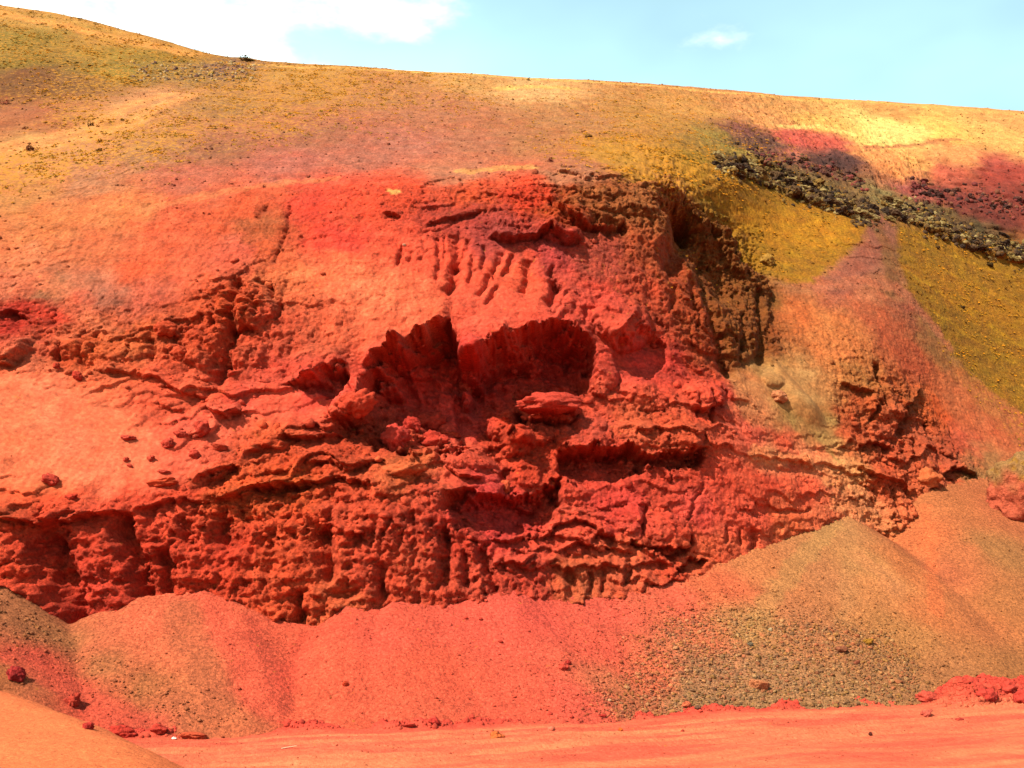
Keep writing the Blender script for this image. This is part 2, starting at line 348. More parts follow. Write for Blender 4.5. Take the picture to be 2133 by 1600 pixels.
# ---- clefts
for pts, w, d in [
 ([(98,1130),(112,1190),(135,1245),(155,1288)], 0.55, 1.8), ([(70,1140),(75,1190)], 0.25, 0.8),
 ([(252,1096),(268,1150),(285,1200),(297,1243)], 0.42, 1.7), ([(334,1165),(340,1200),(346,1236)], 0.28, 1.2),
 ([(455,1080),(468,1125)], 0.45, 1.3), ([(385,1080),(395,1125)], 0.2, 0.7),
 ([(665,1110),(675,1150),(680,1195)], 0.5, 1.7), ([(620,1238),(622,1290)], 0.28, 1.0), ([(700,1240),(730,1236)], 0.25, 0.8),
 ([(792,1180),(800,1245)], 0.3, 1.1), ([(925,1110),(932,1160),(922,1210)], 0.3, 1.2), ([(860,1070),(866,1105)], 0.2, 0.6),
 ([(690,1050),(680,1075)], 0.25, 0.7), ([(1005,1150),(1020,1190),(1035,1225)], 0.22, 0.8), ([(965,1160),(972,1215)], 0.22, 0.7),
 ([(1185,1200),(1195,1238)], 0.28, 1.0), ([(1232,1200),(1234,1235)], 0.18, 0.8), ([(1255,1195),(1258,1230)], 0.18, 0.8), ([(1310,1190),(1308,1215)], 0.18, 0.6),
 ([(1570,1110),(1572,1140)], 0.25, 0.7), ([(1540,1105),(1542,1130)], 0.12, 0.4), ([(1516,1100),(1518,1128)], 0.12, 0.4),
 ([(491,590),(488,640),(484,690),(470,740),(452,795)], 0.30, 1.1), ([(484,690),(522,688)], 0.14, 0.8), ([(537,582),(565,605),(582,640),(575,660)], 0.16, 0.6),
 ([(535,600),(538,660)], 0.12, 0.4), ([(455,600),(450,680)], 0.14, 0.35), ([(490,765),(470,768)], 0.25, 0.6),
 ([(127,718),(122,745)], 0.14, 0.7), ([(173,700),(173,760)], 0.12, 0.5), ([(199,705),(201,735)], 0.1, 0.4), ([(317,710),(314,750)], 0.16, 0.6), ([(268,715),(270,740)], 0.08, 0.35),
 ([(352,680),(372,728)], 0.15, 0.4), ([(1824,760),(1834,800),(1843,842)], 0.26, 1.3), ([(1830,842),(1812,880)], 0.2, 0.8),
 ([(1885,870),(1872,900)], 0.3, 0.9), ([(1930,880),(1935,905)], 0.22, 0.8), ([(1898,920),(1900,950)], 0.15, 0.6), ([(1980,900),(1988,940)], 0.12, 0.5),
 ([(1482,820),(1484,880)], 0.12, 0.8), ([(1455,825),(1456,870)], 0.14, 0.5), ([(1402,955),(1400,1000)],0.1,0.3),
 ([(1345,1060),(1340,1110)], 0.15, 0.5), ([(1195,850),(1200,855)], 0.1, 0.2), ([(1055,985),(1060,1040)], 0.3, 1.0), ([(1020,945),(1040,975),(1050,1000)], 0.22, 0.9),
 ([(1470,1010),(1440,1060),(1425,1095)], 0.10, 0.3),
 ([(1855,1015),(1870,1080)],0.14,0.5), ([(1885,1000),(1905,1060)],0.16,0.6), ([(604,430),(598,470),(572,540)],0.10,0.3), ([(552,432),(540,450)],0.2,0.3),
 ]: cleft(pts, w, d)
# spur clefts
for pts, w, d in [
 ([(1430,430),(1462,490),(1490,545),(1510,590)], 1.7, 3.4), ([(1415,425),(1440,450)], 0.7, 1.6),
 ([(1436,440),(1420,500),(1402,545)], 0.9, 2.4), ([(1462,520),(1472,600),(1492,680),(1515,775)], 0.5, 1.4), ([(1586,600),(1590,660),(1588,745)], 0.4, 1.1),
 ([(1440,580),(1450,640)], 0.3, 0.7), ([(1550,650),(1545,740)], 0.25, 0.7), ([(1500,470),(1520,530),(1545,570)], 0.6, 1.4), ([(1410,600),(1400,640)], 0.25, 0.5),
 ([(1235,470),(1275,462),(1300,480)], 0.35, 1.0), ([(1375,665),(1390,690)], 0.2, 0.5)]:
    cleft(pts, w, d, 2.0, fn=atn)
# ---- rills below the rim
for a, b, dd in [((912,492),(908,580),.45),((930,492),(920,560),.3),((952,490),(945,560),.6),((948,560),(938,600),.6),((972,498),(950,560),.5),((945,590),(935,605),.6),((985,540),(978,590),.4),((1010,515),(1005,560),.4),
                 ((1042,528),(1025,580),.5),((1015,575),(1000,612),.5),((1065,535),(1050,575),.5),((1035,600),(1015,630),.45),((1100,545),(1090,605),.7),((1150,560),(1160,590),.9),((1160,590),(1145,630),.9),
                 ((1178,650),(1165,668),.5),((1200,625),(1180,665),.3),((880,500),(878,540),.2),((836,515),(826,545),.5),((1225,640),(1205,690),.25),((1185,600),(1150,655),.25),((860,525),(852,545),.3)]:
    cleft([a, ((a[0] + b[0]) / 2 + 3, (a[1] + b[1]) / 2), b], 0.17 if dd < .6 else 0.28, dd * 0.95, 1.8)
# ---- bulges
for q in [(985,728,30,22,1.6,-15,0.35),(800,790,30,16,1.6,-20,0.4),(760,800,26,20,1.6,0,0.4),(830,715,24,18,1.3,-25,0.4),(875,692,18,16,1.1,-30,0.4),(918,672,16,14,0.9,-30,0.4),(1062,706,26,16,1.1,-20,0.4),(1112,682,18,14,0.9,-10,0.4),(1192,690,22,20,1.1,20,0.4),(655,782,26,14,0.9,-20,0.4),(1143,846,70,30,2.6,-6,0.3),(970,806,15,22,2.2,0,0.4),(850,906,70,44,2.2,-10,0.4),(930,908,30,18,1.5,0,0.4),(1110,905,60,26,1.2,10),(800,760,28,18,1.4,-15,0.4),(1296,668,66,62,1.5,-25,0.35),(845,732,40,30,1.5,-20,0.4),(788,772,36,20,1.2,-15,0.4),(905,700,26,30,0.7,0),(1090,720,60,26,0.8,-15),(735,842,50,34,1.8,25,0.35),(1045,868,36,46,3.0,-40),(1075,915,40,40,1.5,-40),(960,948,75,32,0.8,-8),(1217,905,62,42,1.2,0),(1330,905,70,34,0.8,0),(1425,905,50,32,0.8,0),
          (1250,770,45,60,0.9,0),(830,915,34,32,0.9,0),(1470,815,50,30,0.9,0),(1330,810,40,30,0.6,0),(1010,705,55,55,0.9,20),
          (1395,1105,55,40,0.9,0),(1315,1090,26,40,0.6,0),(1190,440,45,30,0.8,0),(1165,470,40,35,0.7,0),(1060,465,45,35,0.6,0),(500,640,75,60,0.9,20),(430,720,50,60,0.6,20),
          (660,760,60,45,0.6,10),(690,965,50,30,0.6,0),(610,960,55,30,0.6,10),(1010,1010,70,20,0.5,-10),(1190,1015,50,25,0.5,-10),(1100,985,30,35,0.5,0),
          (1850,840,60,50,0.8,0),(1920,940,40,45,0.8,0),(1830,1000,70,30,0.7,-20),(1880,1080,45,60,0.9,-20),(1610,790,28,20,0.5,0),(150,720,50,30,0.5,0),(20,725,40,28,0.9,0),(240,730,70,25,0.5,0)]:
    bump(*q)

# ---- roughness map: (x, y, amplitude in metres)
RGH = [(200,100,.05),(600,200,.05),(1000,250,.05),(1400,250,.06),(1900,250,.12),(100,400,.06),(500,350,.06),(900,350,.05),(1200,350,.06),(1600,330,.3),(2050,420,.35),(1750,360,.3),
 (300,480,.1),(600,470,.13),(900,430,.16),(1100,440,.28),(1250,420,.3),(1400,450,.4),(1500,550,.4),(1350,600,.22),(1250,560,.14),(1450,700,.3),(1560,700,.35),
 (150,560,.1),(400,560,.09),(700,560,.09),(850,540,.1),(1000,560,.07),(1100,600,.08),(800,640,.12),(650,680,.16),(500,650,.3),(430,720,.3),(200,720,.22),(30,700,.25),
 (60,850,.015),(200,880,.015),(100,1000,.04),(300,960,.03),(350,830,.1),(450,880,.10),(560,850,.08),(600,780,.16),(640,810,.03),(1000,770,.13),(1150,760,.12),(850,820,.06),(950,860,.06),(1330,740,.06),
 (550,950,.3),(700,940,.3),(830,920,.25),(950,950,.12),(1050,930,.2),(1220,910,.2),(1350,920,.25),(1440,900,.22),(1450,820,.12),(1400,780,.12),
 (100,1100,.34),(300,1120,.36),(500,1100,.36),(650,1150,.36),(850,1080,.34),(950,1150,.36),(200,1230,.32),(500,1240,.34),(800,1220,.34),(1000,1220,.34),(1020,1070,.1),
 (1250,980,.08),(1400,1030,.14),(1330,1060,.2),(1200,1100,.22),(1200,1190,.3),(1100,1180,.3),(1350,1170,.26),(1500,1130,.12),(1550,1000,.09),(1650,1000,.10),(1600,930,.08),
 (1620,800,.02),(1680,850,.02),(1720,920,.05),(1680,650,.12),(1750,740,.13),(1850,700,.08),(1800,860,.26),(1900,900,.28),(1850,960,.3),(1830,1010,.3),(1880,1090,.3),(1750,1030,.18),
 (1830,530,.05),(1600,450,.06),(1680,520,.05),(2000,620,.05),(2080,750,.05),(2000,850,.06),(1960,980,.2),(2100,950,.07),(1990,700,.05)]
def field(ctrl, ncomp, power=3.0):
    P = np.array([at(c[0], c[1]) for c in ctrl]); V = np.array([c[2] if ncomp > 1 else [c[2]] for c in ctrl], float)
    q = np.c_[gxx.ravel(), gzz.ravel()]; out = np.zeros((len(q), V.shape[1]))
    for i in range(0, len(q), 20000):
        w = 1.0 / (((q[i:i + 20000, None] - P[None]) ** 2).sum(-1) + 0.25) ** (power / 2)
        w /= w.sum(1, keepdims=True); out[i:i + 20000] = w @ V
    out = out.reshape(gxx.shape + (V.shape[1],))
    return out if ncomp > 1 else out[..., 0]
def step(pts, out, up):
    P = np.array([at(px, py) for px, py in pts]); P = P[np.argsort(P[:, 0])]
    m = (Xg > P[0, 0] - .5) & (Xg < P[-1, 0] + .5) & (Zg > P[:, 1].min() - 2) & (Zg < P[:, 1].max() + 5)
    x, z = Xg[m] + 2 * WX[m], Zg[m] + 2.5 * WZ[m]; tt = z - np.interp(x, P[:, 0], P[:, 1])
    w = sst(P[0, 0], P[0, 0] + 2, x) * sst(P[-1, 0], P[-1, 0] - 2, x) * (0.5 + 0.9 * np.abs(perlin(x * .4, z * .4, 921)) * 2)
    DISP[m] += out * w * sst(-0.12, 0.12, tt) * np.exp(-np.clip(tt, 0, 99) / up)
step([(1500,362),(1560,378),(1620,398),(1700,428),(1770,448),(1822,462)], 1.1, 1.2)
step([(1500,335),(1580,345),(1660,372),(1740,405)], 0.9, 1.0)
step([(1850,452),(1920,475),(1990,505),(2060,528),(2150,552)], 1.0, 1.0)
RG = np.clip(bil(field(RGH, 1, 4.0), Xw, Zw), 0, 0.5)
# crumbly relief: soft columns, nodules of welded cinder, pits; smoother soil elsewhere
col_n = fbm(Xg * 0.75 + 0.25 * WX, Zg * 0.22, 31, 4, 0.55)
lump = ridged(Xg * 0.8, Zg * 0.9, 41, 5, 0.6) - 0.8
strat = perlin(Xg * 0.16, Zg * 1.5 + 0.25 * np.sin(Xg * 0.2), 61) + 0.5 * perlin(Xg * 0.3, Zg * 3.4, 62)
fine = fbm(Xg * 1.6, Zg * 1.8, 71, 5, 0.62)
DISP += RG * (0.85 * col_n + 0.45 * lump + 0.55 * strat + 0.55 * fine + 0.1)
DISP += (0.03 + 0.10 * RG) * fbm(Xg * 5.2, Zg * 5.2, 77, 2, 0.7) * (RG > 0.03)
mk = (RG > 0.09) & (Zg < 37)
xm = (Xg + 0.35 * WX)[mk]; zm = (Zg + 0.35 * WZ)[mk]; rg = np.clip(RG[mk] - 0.09, 0, 1)
patch = sst(-0.35, 0.45, fbm(xm * 0.35, zm * 0.5, 76, 3))
nod = 0
for sc, am, sd_, blk in [(0.55, 0.80, 1, .9), (1.25, 0.62, 2, .9), (2.7, 0.50, 3, .8), (5.6, 0.42, 4, .7)]:
    xw_ = xm * sc + 0.25 * perlin(xm * sc * 1.3, zm * sc * 1.3, 720 + sd_); zw_ = zm * sc * 0.9 + 0.25 * perlin(xm * sc * 1.3, zm * sc * 1.3, 730 + sd_)
    f1, f2, idv, vx, vy, i2 = worley(xw_, zw_, 700 + sd_)
    dome = np.sqrt(np.clip(1 - (f1 / 0.72) ** 2, 0, 1)) * (0.35 + 0.9 * idv) - 0.45
    block = (idv - 0.5) * 0.9 - vy * 0.55 * (0.3 + i2) + vx * (i2 - 0.5) * 0.9 - 0.35 * (1 - sst(0.0, 0.12, f2 - f1))
    nod = nod + am * (dome * (1 - blk) + block * blk)
f1, f2, idv, vx, vy, i2 = worley(xm * 2.3 + 0.3 * perlin(xm * 3, zm * 3, 761), zm * 2.0 + 0.3 * perlin(xm * 3, zm * 3, 762), 763)
hole = (i2 > 0.66) * sst(0.5, 0.16, f1) * (0.5 + idv)
crk = sst(0.09, 0.0, np.abs(perlin(xm * 0.8 + 0.5 * perlin(xm * .6, zm * .9, 764), zm * 0.20, 765))) * sst(-0.2, 0.3, perlin(xm * .3, zm * .5, 766))
nod = nod - 1.0 * hole - 1.3 * crk
pit = np.clip(perlin(xm * 1.3, zm * 1.1, 79) - 0.28, 0, 1) * 1.6 + np.clip(perlin(xm * 3.1, zm * 2.6, 80) - 0.3, 0, 1) * 0.9
drip = np.clip(perlin(xm * 2.2 + 0.4 * perlin(xm * .7, zm * .7, 83), zm * 0.45, 84) - 0.12, 0, 1)
DISP[mk] += 0.72 * rg * (nod * (0.55 + 1.0 * patch) - 1.7 * pit - 1.7 * drip * (1.1 - 0.6 * patch))
LED = [(550,950,1),(700,940,1),(480,1020,.9),(620,1030,.6),(850,960,.8),(960,980,.7),(1050,930,.8),(1110,990,.9),(1220,1110,1),(1100,1130,.9),(1200,1190,.7),(1300,1100,.6),(1330,900,.8),(1450,860,.7),(1220,900,.7),(1350,1170,.8),(1460,1140,.6),(1550,1100,.35),
 (150,1080,.7),(330,1060,.7),(50,1080,.8),(200,780,.6),(350,830,.8),(450,850,.6),(560,870,.4),(480,680,.5),(430,760,.5),(1850,980,.8),(1830,850,.6),(1920,930,.6),(1780,1000,.6),(1650,960,.35),(1600,1050,.25),(200,1180,.25),(500,1180,.3),(800,1150,.3),(950,1180,.3),(1100,440,.5),(1220,440,.6),(950,440,.2),(1500,600,.25),
 (1000,600,0),(700,600,0.05),(300,560,0),(300,950,0),(60,900,0),(1000,800,.15),(850,830,.15),(1330,750,.15),(1650,830,0),(1700,650,0),(1000,300,0),(500,420,0),(1300,560,0),(1900,760,0),(2050,900,0),(640,640,.2),(750,680,.1),(2000,500,0),(150,880,0),(200,1000,0)]
LG = np.clip(bil(field(LED, 1, 4.0), Xw, Zw), 0, 1)
mk2 = (LG > 0.06) & (Zg < 37); xm = Xg[mk2]; zm = Zg[mk2]; lg = LG[mk2]
for per, amp, sx_, sd_ in [(2.3, 1.25, 0.30, 3), (1.15, 0.60, 0.3, 1), (0.55, 0.22, 0.4, 2)]:
    warp = 0.75 * per * fbm(xm * sx_ / per, zm * 0.35 / per, 930 + sd_, 4, 0.6) + 0.14 * per * perlin(xm * 2.6 / per, zm * 2.6 / per, 940 + sd_)
    tl = 0.30 * np.minimum(xm + 3, 0) - 0.14 * np.clip(xm - 2, 0, 14)
    ph = (zm + warp - tl) / per; fr = ph - np.floor(ph)
    on = sst(-0.25, 0.45, perlin(xm * 0.35 / per, np.floor(ph) * 3.7 + 0.5 + zm * 0.05, 950 + sd_))
    DISP[mk2] += lg * amp * on * (np.minimum(fr / 0.07, 1) * (1 - fr) ** 1.4 - 0.25)
far = sst(34, 44, Zg)
DISP += 0.5 * far * fbm(Xg * 0.10, Zg * 0.16, 81, 4) + 0.08 * far * fbm(Xg * 0.8, Zg * 1.2, 91, 3)
edge_fade = sst(0, 0.06, (Zg[-1][None] - Zg) / 30.0)
DISP *= np.where(Zg > 37, 0.3 + 0.7 * edge_fade, 1)
Yg = Yg - DISP

def cone(px, py, off, sl, zmin_py, k=0.25):
    D = dref(px, py) - off; xa, _, za = w3(px, py, D); zb = w3(px, zmin_py, D)[2]
    s = sub(xa - 9, xa + 9, zb - 1.5, za + 0.6)
    x = Xg[s] - xa; z = Zg[s]; r = np.clip(za - z, 0, 99) / sl
    ok = r > np.abs(x)
    yc = np.where(ok, D - np.sqrt(np.clip(r * r - x * x, 0, 999)), 999) + 0.05 * fbm(Xg[s] * .8, Zg[s] * .8, 971, 3) + 2.6 * sst(zb + 2.2, zb - 1.2, z)
    y0 = Yg[s]; h = np.clip(0.5 + 0.5 * (yc - y0) / k, 0, 1)
    Yg[s] = yc * (1 - h) + y0 * h - k * h * (1 - h)
cone(62, 734, 0.1, 1.22, 1012); cone(1618, 756, 0.1, 1.15, 905); cone(165, 672, 0.1, 1.3, 705, 0.1)
# ------------------------------------------------------------------ colours of the ground (as seen in full sun, scaled to albedo)
CC = [
 (0,20,(198,143,75)),(100,45,(201,150,80)),(250,85,(195,139,71)),(380,110,(188,130,62)),(-150,40,(167,126,58)),
 (60,75,(156,125,51)),(250,110,(158,126,51)),(350,120,(156,122,46)),(40,120,(150,118,46)),(60,160,(137,88,50)),(160,170,(137,90,50)),(50,240,(180,109,71)),(110,265,(184,114,71)),(230,150,(146,122,50)),(400,150,(153,118,75)),(480,145,(125,88,85)),
 (60,290,(205,142,85)),(200,265,(193,133,75)),(330,205,(209,142,94)),(270,240,(209,142,94)),(150,310,(202,136,95)),(300,320,(180,123,84)),(200,370,(194,126,90)),(50,400,(205,135,80)),
 (450,220,(175,123,78)),(600,200,(185,126,78)),(800,200,(190,126,84)),(650,290,(180,112,84)),(450,320,(171,109,78)),(600,345,(194,110,92)),(750,330,(191,114,92)),(400,370,(197,108,84)),(600,150,(194,141,84)),
 (900,230,(190,120,87)),(1000,300,(188,117,87)),(850,300,(194,117,95)),(1100,300,(185,120,80)),(1200,250,(190,129,84)),(1100,185,(228,173,117)),(1000,170,(213,155,95)),(1300,330,(190,136,61)),(1350,370,(204,136,67)),(1200,370,(190,122,90)),(950,365,(201,126,95)),
 (1450,230,(215,152,85)),(1650,225,(220,155,95)),(1850,225,(230,165,100)),(2080,245,(235,170,105)),(1350,250,(194,136,72)),
 (1600,255,(230,160,100)),(1860,272,(255,228,140)),(1800,290,(245,205,120)),(1700,255,(240,180,100)),(1960,275,(248,200,110)),(2080,280,(242,185,110)),(1650,285,(210,95,85)),(1720,295,(215,100,85)),(1560,285,(150,90,80)),(1600,300,(120,80,70)),(1520,300,(170,140,70)),
 (1660,325,(190,110,90)),(1750,330,(110,70,65)),(1690,340,(95,65,55)),(1820,320,(240,160,100)),(1900,330,(245,175,105)),(2000,320,(245,165,105)),(1870,360,(240,155,95)),(1980,370,(215,110,85)),(2080,350,(200,95,80)),(2090,400,(170,76,64)),(1980,410,(148,72,62)),(1900,390,(170,90,85)),(2060,440,(128,62,54)),
 (1550,350,(130,100,50)),(1650,390,(70,55,40)),(1750,430,(95,75,50)),(1850,420,(150,125,80)),(1950,450,(120,95,60)),(2050,490,(110,90,60)),(1700,400,(140,115,70)),(1800,450,(110,80,50)),
 (1480,370,(150,120,25)),(1560,400,(150,122,22)),(1600,440,(188,142,28)),(1690,470,(200,148,35)),(1750,480,(195,145,30)),(1600,520,(180,140,40)),(1680,540,(178,138,48)),(1580,470,(165,130,25)),
 (1830,480,(175,110,85)),(1800,540,(178,112,88)),(1760,570,(190,115,85)),(1850,540,(155,105,70)),(1820,600,(205,122,85)),(1730,600,(200,110,80)),(1660,590,(190,120,80)),
 (1950,520,(180,120,25)),(2000,580,(185,132,20)),(2080,620,(182,132,18)),(2000,680,(172,132,22)),(2080,740,(165,128,20)),(2100,540,(190,125,30)),(2133,800,(165,130,25)),(2060,770,(170,128,30)),
 (1880,620,(185,120,80)),(1930,680,(170,115,70)),(1970,740,(180,120,70)),(1890,640,(180,95,70)),(2050,830,(200,120,70)),(2110,880,(200,115,70)),
 (1650,650,(215,120,68)),(1720,680,(220,130,75)),(1750,740,(228,138,82)),(1850,680,(205,105,68)),(1900,760,(208,102,65)),(1980,820,(213,116,72)),(1950,860,(233,109,57)),(2060,900,(213,112,72)),(2000,920,(213,99,69)),(1780,780,(205,130,72)),
 (1800,850,(215,108,62)),(1900,830,(205,110,62)),(1900,900,(220,109,72)),(1850,920,(226,106,69)),(1960,960,(223,104,69)),(1780,900,(222,105,65)),(2060,970,(190,130,82)),(2040,1010,(195,135,85)),
 (1600,770,(205,150,90)),(1680,800,(206,146,92)),(1560,800,(225,145,90)),(1640,860,(190,145,85)),(1700,880,(185,140,80)),(1560,850,(240,140,95)),(1720,900,(200,150,90)),
 (1560,900,(248,109,82)),(1640,930,(245,110,75)),(1600,955,(252,145,99)),(1700,955,(252,145,99)),(1760,985,(255,170,109)),(1800,1050,(255,160,109)),(1850,1000,(240,110,69)),(1750,1050,(255,145,99)),(1880,1080,(250,130,84)),(1880,1120,(250,140,89)),
 (1600,1010,(246,99,69)),(1500,1000,(243,96,69)),(1680,1020,(253,109,75)),(1550,1090,(255,105,77)),(1450,1060,(246,95,79)),(1650,1090,(245,120,75)),(1720,1070,(252,130,89)),
 (100,470,(215,125,75)),(250,440,(225,130,80)),(60,520,(225,130,85)),(200,520,(215,115,75)),(350,470,(228,105,70)),(150,590,(200,120,90)),(110,600,(180,115,80)),(220,620,(200,120,95)),(300,560,(231,105,67)),(320,620,(222,110,85)),(30,600,(230,125,90)),
 (60,640,(216,70,50)),(20,670,(206,60,47)),(130,650,(231,85,60)),(160,680,(245,120,80)),(60,720,(231,100,70)),
 (500,440,(225,100,62)),(540,470,(190,100,60)),(650,430,(232,80,58)),(700,500,(238,80,62)),(500,520,(225,105,80)),(560,500,(215,100,60)),(750,420,(240,90,60)),(850,410,(232,88,55)),(980,410,(228,95,55)),(1100,410,(232,80,48)),(900,450,(205,80,60)),(1000,460,(190,75,65)),(1020,500,(190,80,72)),
 (700,560,(252,122,82)),(850,520,(242,96,68)),(960,540,(242,96,68)),(1080,570,(244,102,71)),(1150,520,(200,78,72)),(600,580,(248,130,84)),(760,600,(254,132,92)),(850,620,(250,120,84)),(1020,660,(244,102,76)),(700,660,(248,118,82)),
 (480,640,(236,98,53)),(420,700,(234,95,57)),(560,680,(238,102,70)),(650,720,(221,102,70)),(600,770,(234,95,73)),(360,650,(231,105,67)),(1250,620,(234,92,73)),(1300,680,(211,85,63)),
 (1180,430,(205,85,38)),(1250,420,(195,98,45)),(1330,420,(180,105,60)),(1400,400,(185,115,70)),(1250,540,(200,90,70)),(1350,540,(198,95,55)),(1400,480,(185,95,40)),(1480,500,(150,95,35)),(1540,540,(150,110,50)),(1440,600,(195,85,45)),(1520,640,(175,88,35)),(1480,700,(190,85,40)),(1570,700,(165,75,30)),(1400,700,(200,85,55)),(1350,640,(221,95,63)),(1400,760,(215,75,60)),(1450,770,(210,78,52)),(1590,620,(140,90,40)),
 (200,720,(245,115,65)),(280,720,(245,120,70)),(140,740,(232,100,58)),(250,780,(248,120,80)),(330,790,(245,105,72)),(420,830,(246,106,72)),(330,830,(236,102,71)),(300,870,(240,104,73)),(400,880,(250,109,85)),
 (50,780,(250,135,90)),(60,860,(255,145,100)),(20,950,(255,140,92)),(180,860,(248,120,82)),(220,930,(250,125,92)),(120,940,(245,130,90)),(90,980,(225,120,75)),(300,960,(248,112,85)),(380,960,(253,114,85)),(200,1010,(248,118,85)),(60,1020,(238,105,65)),
 (500,830,(243,99,77)),(560,850,(246,104,77)),(640,860,(243,102,75)),(480,900,(253,114,85)),(560,900,(248,112,69)),(1000,780,(234,78,67)),(850,800,(234,82,70)),(1150,760,(228,75,63)),(1340,740,(228,78,67)),(660,815,(236,88,75)),(950,860,(236,86,75)),
 (600,960,(238,96,55)),(700,940,(236,94,57)),(840,910,(238,96,65)),(960,950,(243,102,75)),(1050,900,(233,86,55)),(1100,950,(233,86,55)),(1220,900,(236,99,75)),(1330,890,(246,114,75)),(1430,900,(240,105,68)),(1460,820,(243,99,72)),(1500,830,(233,89,67)),(1150,830,(238,96,67)),
 (840,975,(240,120,72)),(480,1020,(243,106,57)),(600,1010,(246,109,57)),(100,1060,(255,98,62)),(250,1060,(253,95,65)),(400,1060,(253,98,65)),
 (100,1130,(240,82,59)),(300,1130,(246,88,59)),(450,1150,(243,88,59)),(600,1120,(250,102,62)),(700,1080,(243,98,65)),(850,1100,(240,95,67)),(760,1180,(243,95,65)),(900,1200,(240,98,69)),(600,1240,(250,105,65)),(450,1220,(246,92,59)),(200,1230,(240,85,62)),(700,1260,(250,120,77)),(850,1180,(243,105,72)),(30,1180,(246,92,59)),
 (1000,1050,(238,82,75)),(1050,1100,(240,80,72)),(960,1120,(233,85,62)),(1000,1200,(240,98,72)),(1100,1140,(253,100,75)),(1100,1210,(233,90,67)),(1200,1120,(255,102,75)),(1200,1200,(240,120,79)),(1300,1190,(243,115,79)),(1300,1150,(255,120,82)),(1300,1060,(243,85,72)),(1250,980,(228,84,65)),(1400,1180,(248,102,69)),(1400,1100,(246,98,72)),(1450,1150,(253,120,79)),(1550,1140,(244,112,75)),(1380,1000,(230,89,65)),
]
CF = field([(c[0], c[1], srgb(c[2])) for c in CC], 3, 4.0)
ww = 0.9
Cg = bil(CF, Xg + ww * fbm(Xg * .5, Zg * .6, 101, 3), Zg + ww * 0.7 * fbm(Xg * .5, Zg * .6, 111, 3))
hillf = sst(28, 40, Zg)
def paint(poly, c, edge=0.5, k=1.0, off=0.0, fn=None):
    P = np.array([(fn or at)(px, py, off) for px, py in poly])
    m = (Xg > P[:, 0].min() - 3) & (Xg < P[:, 0].max() + 3) & (Zg > P[:, 1].min() - 3) & (Zg < P[:, 1].max() + 3)
    d = poly_sd(P, Xg[m] + 2.2 * WX[m], Zg[m] + 2.2 * WZ[m]); w = (k * sst(edge, -edge, d))[:, None]
    Cg[m] = Cg[m] * (1 - w) + srgb(c) * w
def stroke(pts, wd, c, k=1.0):
    P = np.array([at(px, py) for px, py in pts])
    m = (Xg > P[:, 0].min() - 3 * wd) & (Xg < P[:, 0].max() + 3 * wd) & (Zg > P[:, 1].min() - 3 * wd) & (Zg < P[:, 1].max() + 3 * wd)
    x, z = Xg[m] + 1.5 * WX[m], Zg[m] + 1.5 * WZ[m]; d = np.full(x.shape, 1e9)
    for a, b in zip(P[:-1], P[1:]):
        e = b - a; tt = np.clip(((x - a[0]) * e[0] + (z - a[1]) * e[1]) / (e ** 2).sum(), 0, 1)
        d = np.minimum(d, np.hypot(x - a[0] - tt * e[0], z - a[1] - tt * e[1]))
    w = (k * sst(wd, wd * 0.35, d))[:, None]
    Cg[m] = Cg[m] * (1 - w) + srgb(c) * w
paint([(1418,345),(1480,345),(1560,385),(1640,415),(1700,425),(1822,458),(1800,490),(1740,545),(1690,590),(1640,585),(1560,560),(1500,450)], (172,120,27), 0.5)
paint([(1520,440),(1600,430),(1700,450),(1800,470),(1740,520),(1600,510)], (204,140,38), 1.6, 0.8)
paint([(1868,468),(1960,500),(2133,552),(2500,650),(2500,960),(2133,862),(2040,790),(1975,730),(1960,690),(1890,600),(1872,540)], (168,118,24), 0.6)
paint([(1880,560),(1960,560),(2133,640),(2133,700),(2000,650)], (190,128,30), 1.6, 0.7)
for a_, b_ in [((1885,565),(2140,725)),((1965,560),(2140,640)),((1900,500),(2140,585)),((1930,640),(2140,770))]: stroke([a_, b_], 0.22, (205,150,40), 0.6)
stroke([(1822,455),(1828,500),(1800,545),(1740,600)], 1.6, (168,98,78), 0.9)
stroke([(1828,470),(1850,530),(1860,580),(1850,610)], 1.0, (150,100,62), 0.8)
stroke([(1700,600),(1800,585),(1870,600),(1920,650),(1975,720)], 0.9, (200,120,88), 0.7)
paint([(1485,338),(1560,338),(1640,362),(1720,395),(1800,430),(1825,455),(1760,445),(1690,422),(1610,392),(1540,372)], (112,82,50), 0.6, 0.7)
paint([(1850,425),(1930,450),(2010,480),(2140,520),(2140,548),(2040,520),(1940,480),(1860,452)], (120,95,62), 0.6, 0.7)
paint([(1805,262),(1840,255),(1930,262),(1940,275),(1860,300),(1805,302)], (250,222,138), 0.6, 0.75)
paint([(1620,268),(1680,268),(1775,288),(1770,300),(1700,302),(1620,290)], (212,104,84), 1.1, 0.5)
stroke([(1630,262),(1700,262),(1770,278)], 0.8, (250,205,125), 0.7)
stroke([(1800,310),(1900,300),(2000,290)], 0.5, (200,110,80), 0.6)
paint([(1490,292),(1560,280),(1620,290),(1640,306),(1560,312)], (118,80,68), 0.9, 0.8)
paint([(1680,322),(1780,330),(1785,362),(1700,350)], (92,60,55), 0.9, 0.8)
paint([(2000,375),(2060,340),(2140,355),(2300,420),(2300,520),(2140,480),(2000,420),(1900,400)], (156,76,62), 1.2, 0.65)
paint([(2020,350),(2140,345),(2140,385),(2050,385)], (188,80,66), 0.8, 0.6)
stroke([(-60,18),(0,30),(150,58),(280,88),(400,116)], 1.1, (240,165,92), 0.85)
stroke([(0,8),(150,38),(300,82),(420,112)], 0.9, (222,158,85), 0.5)
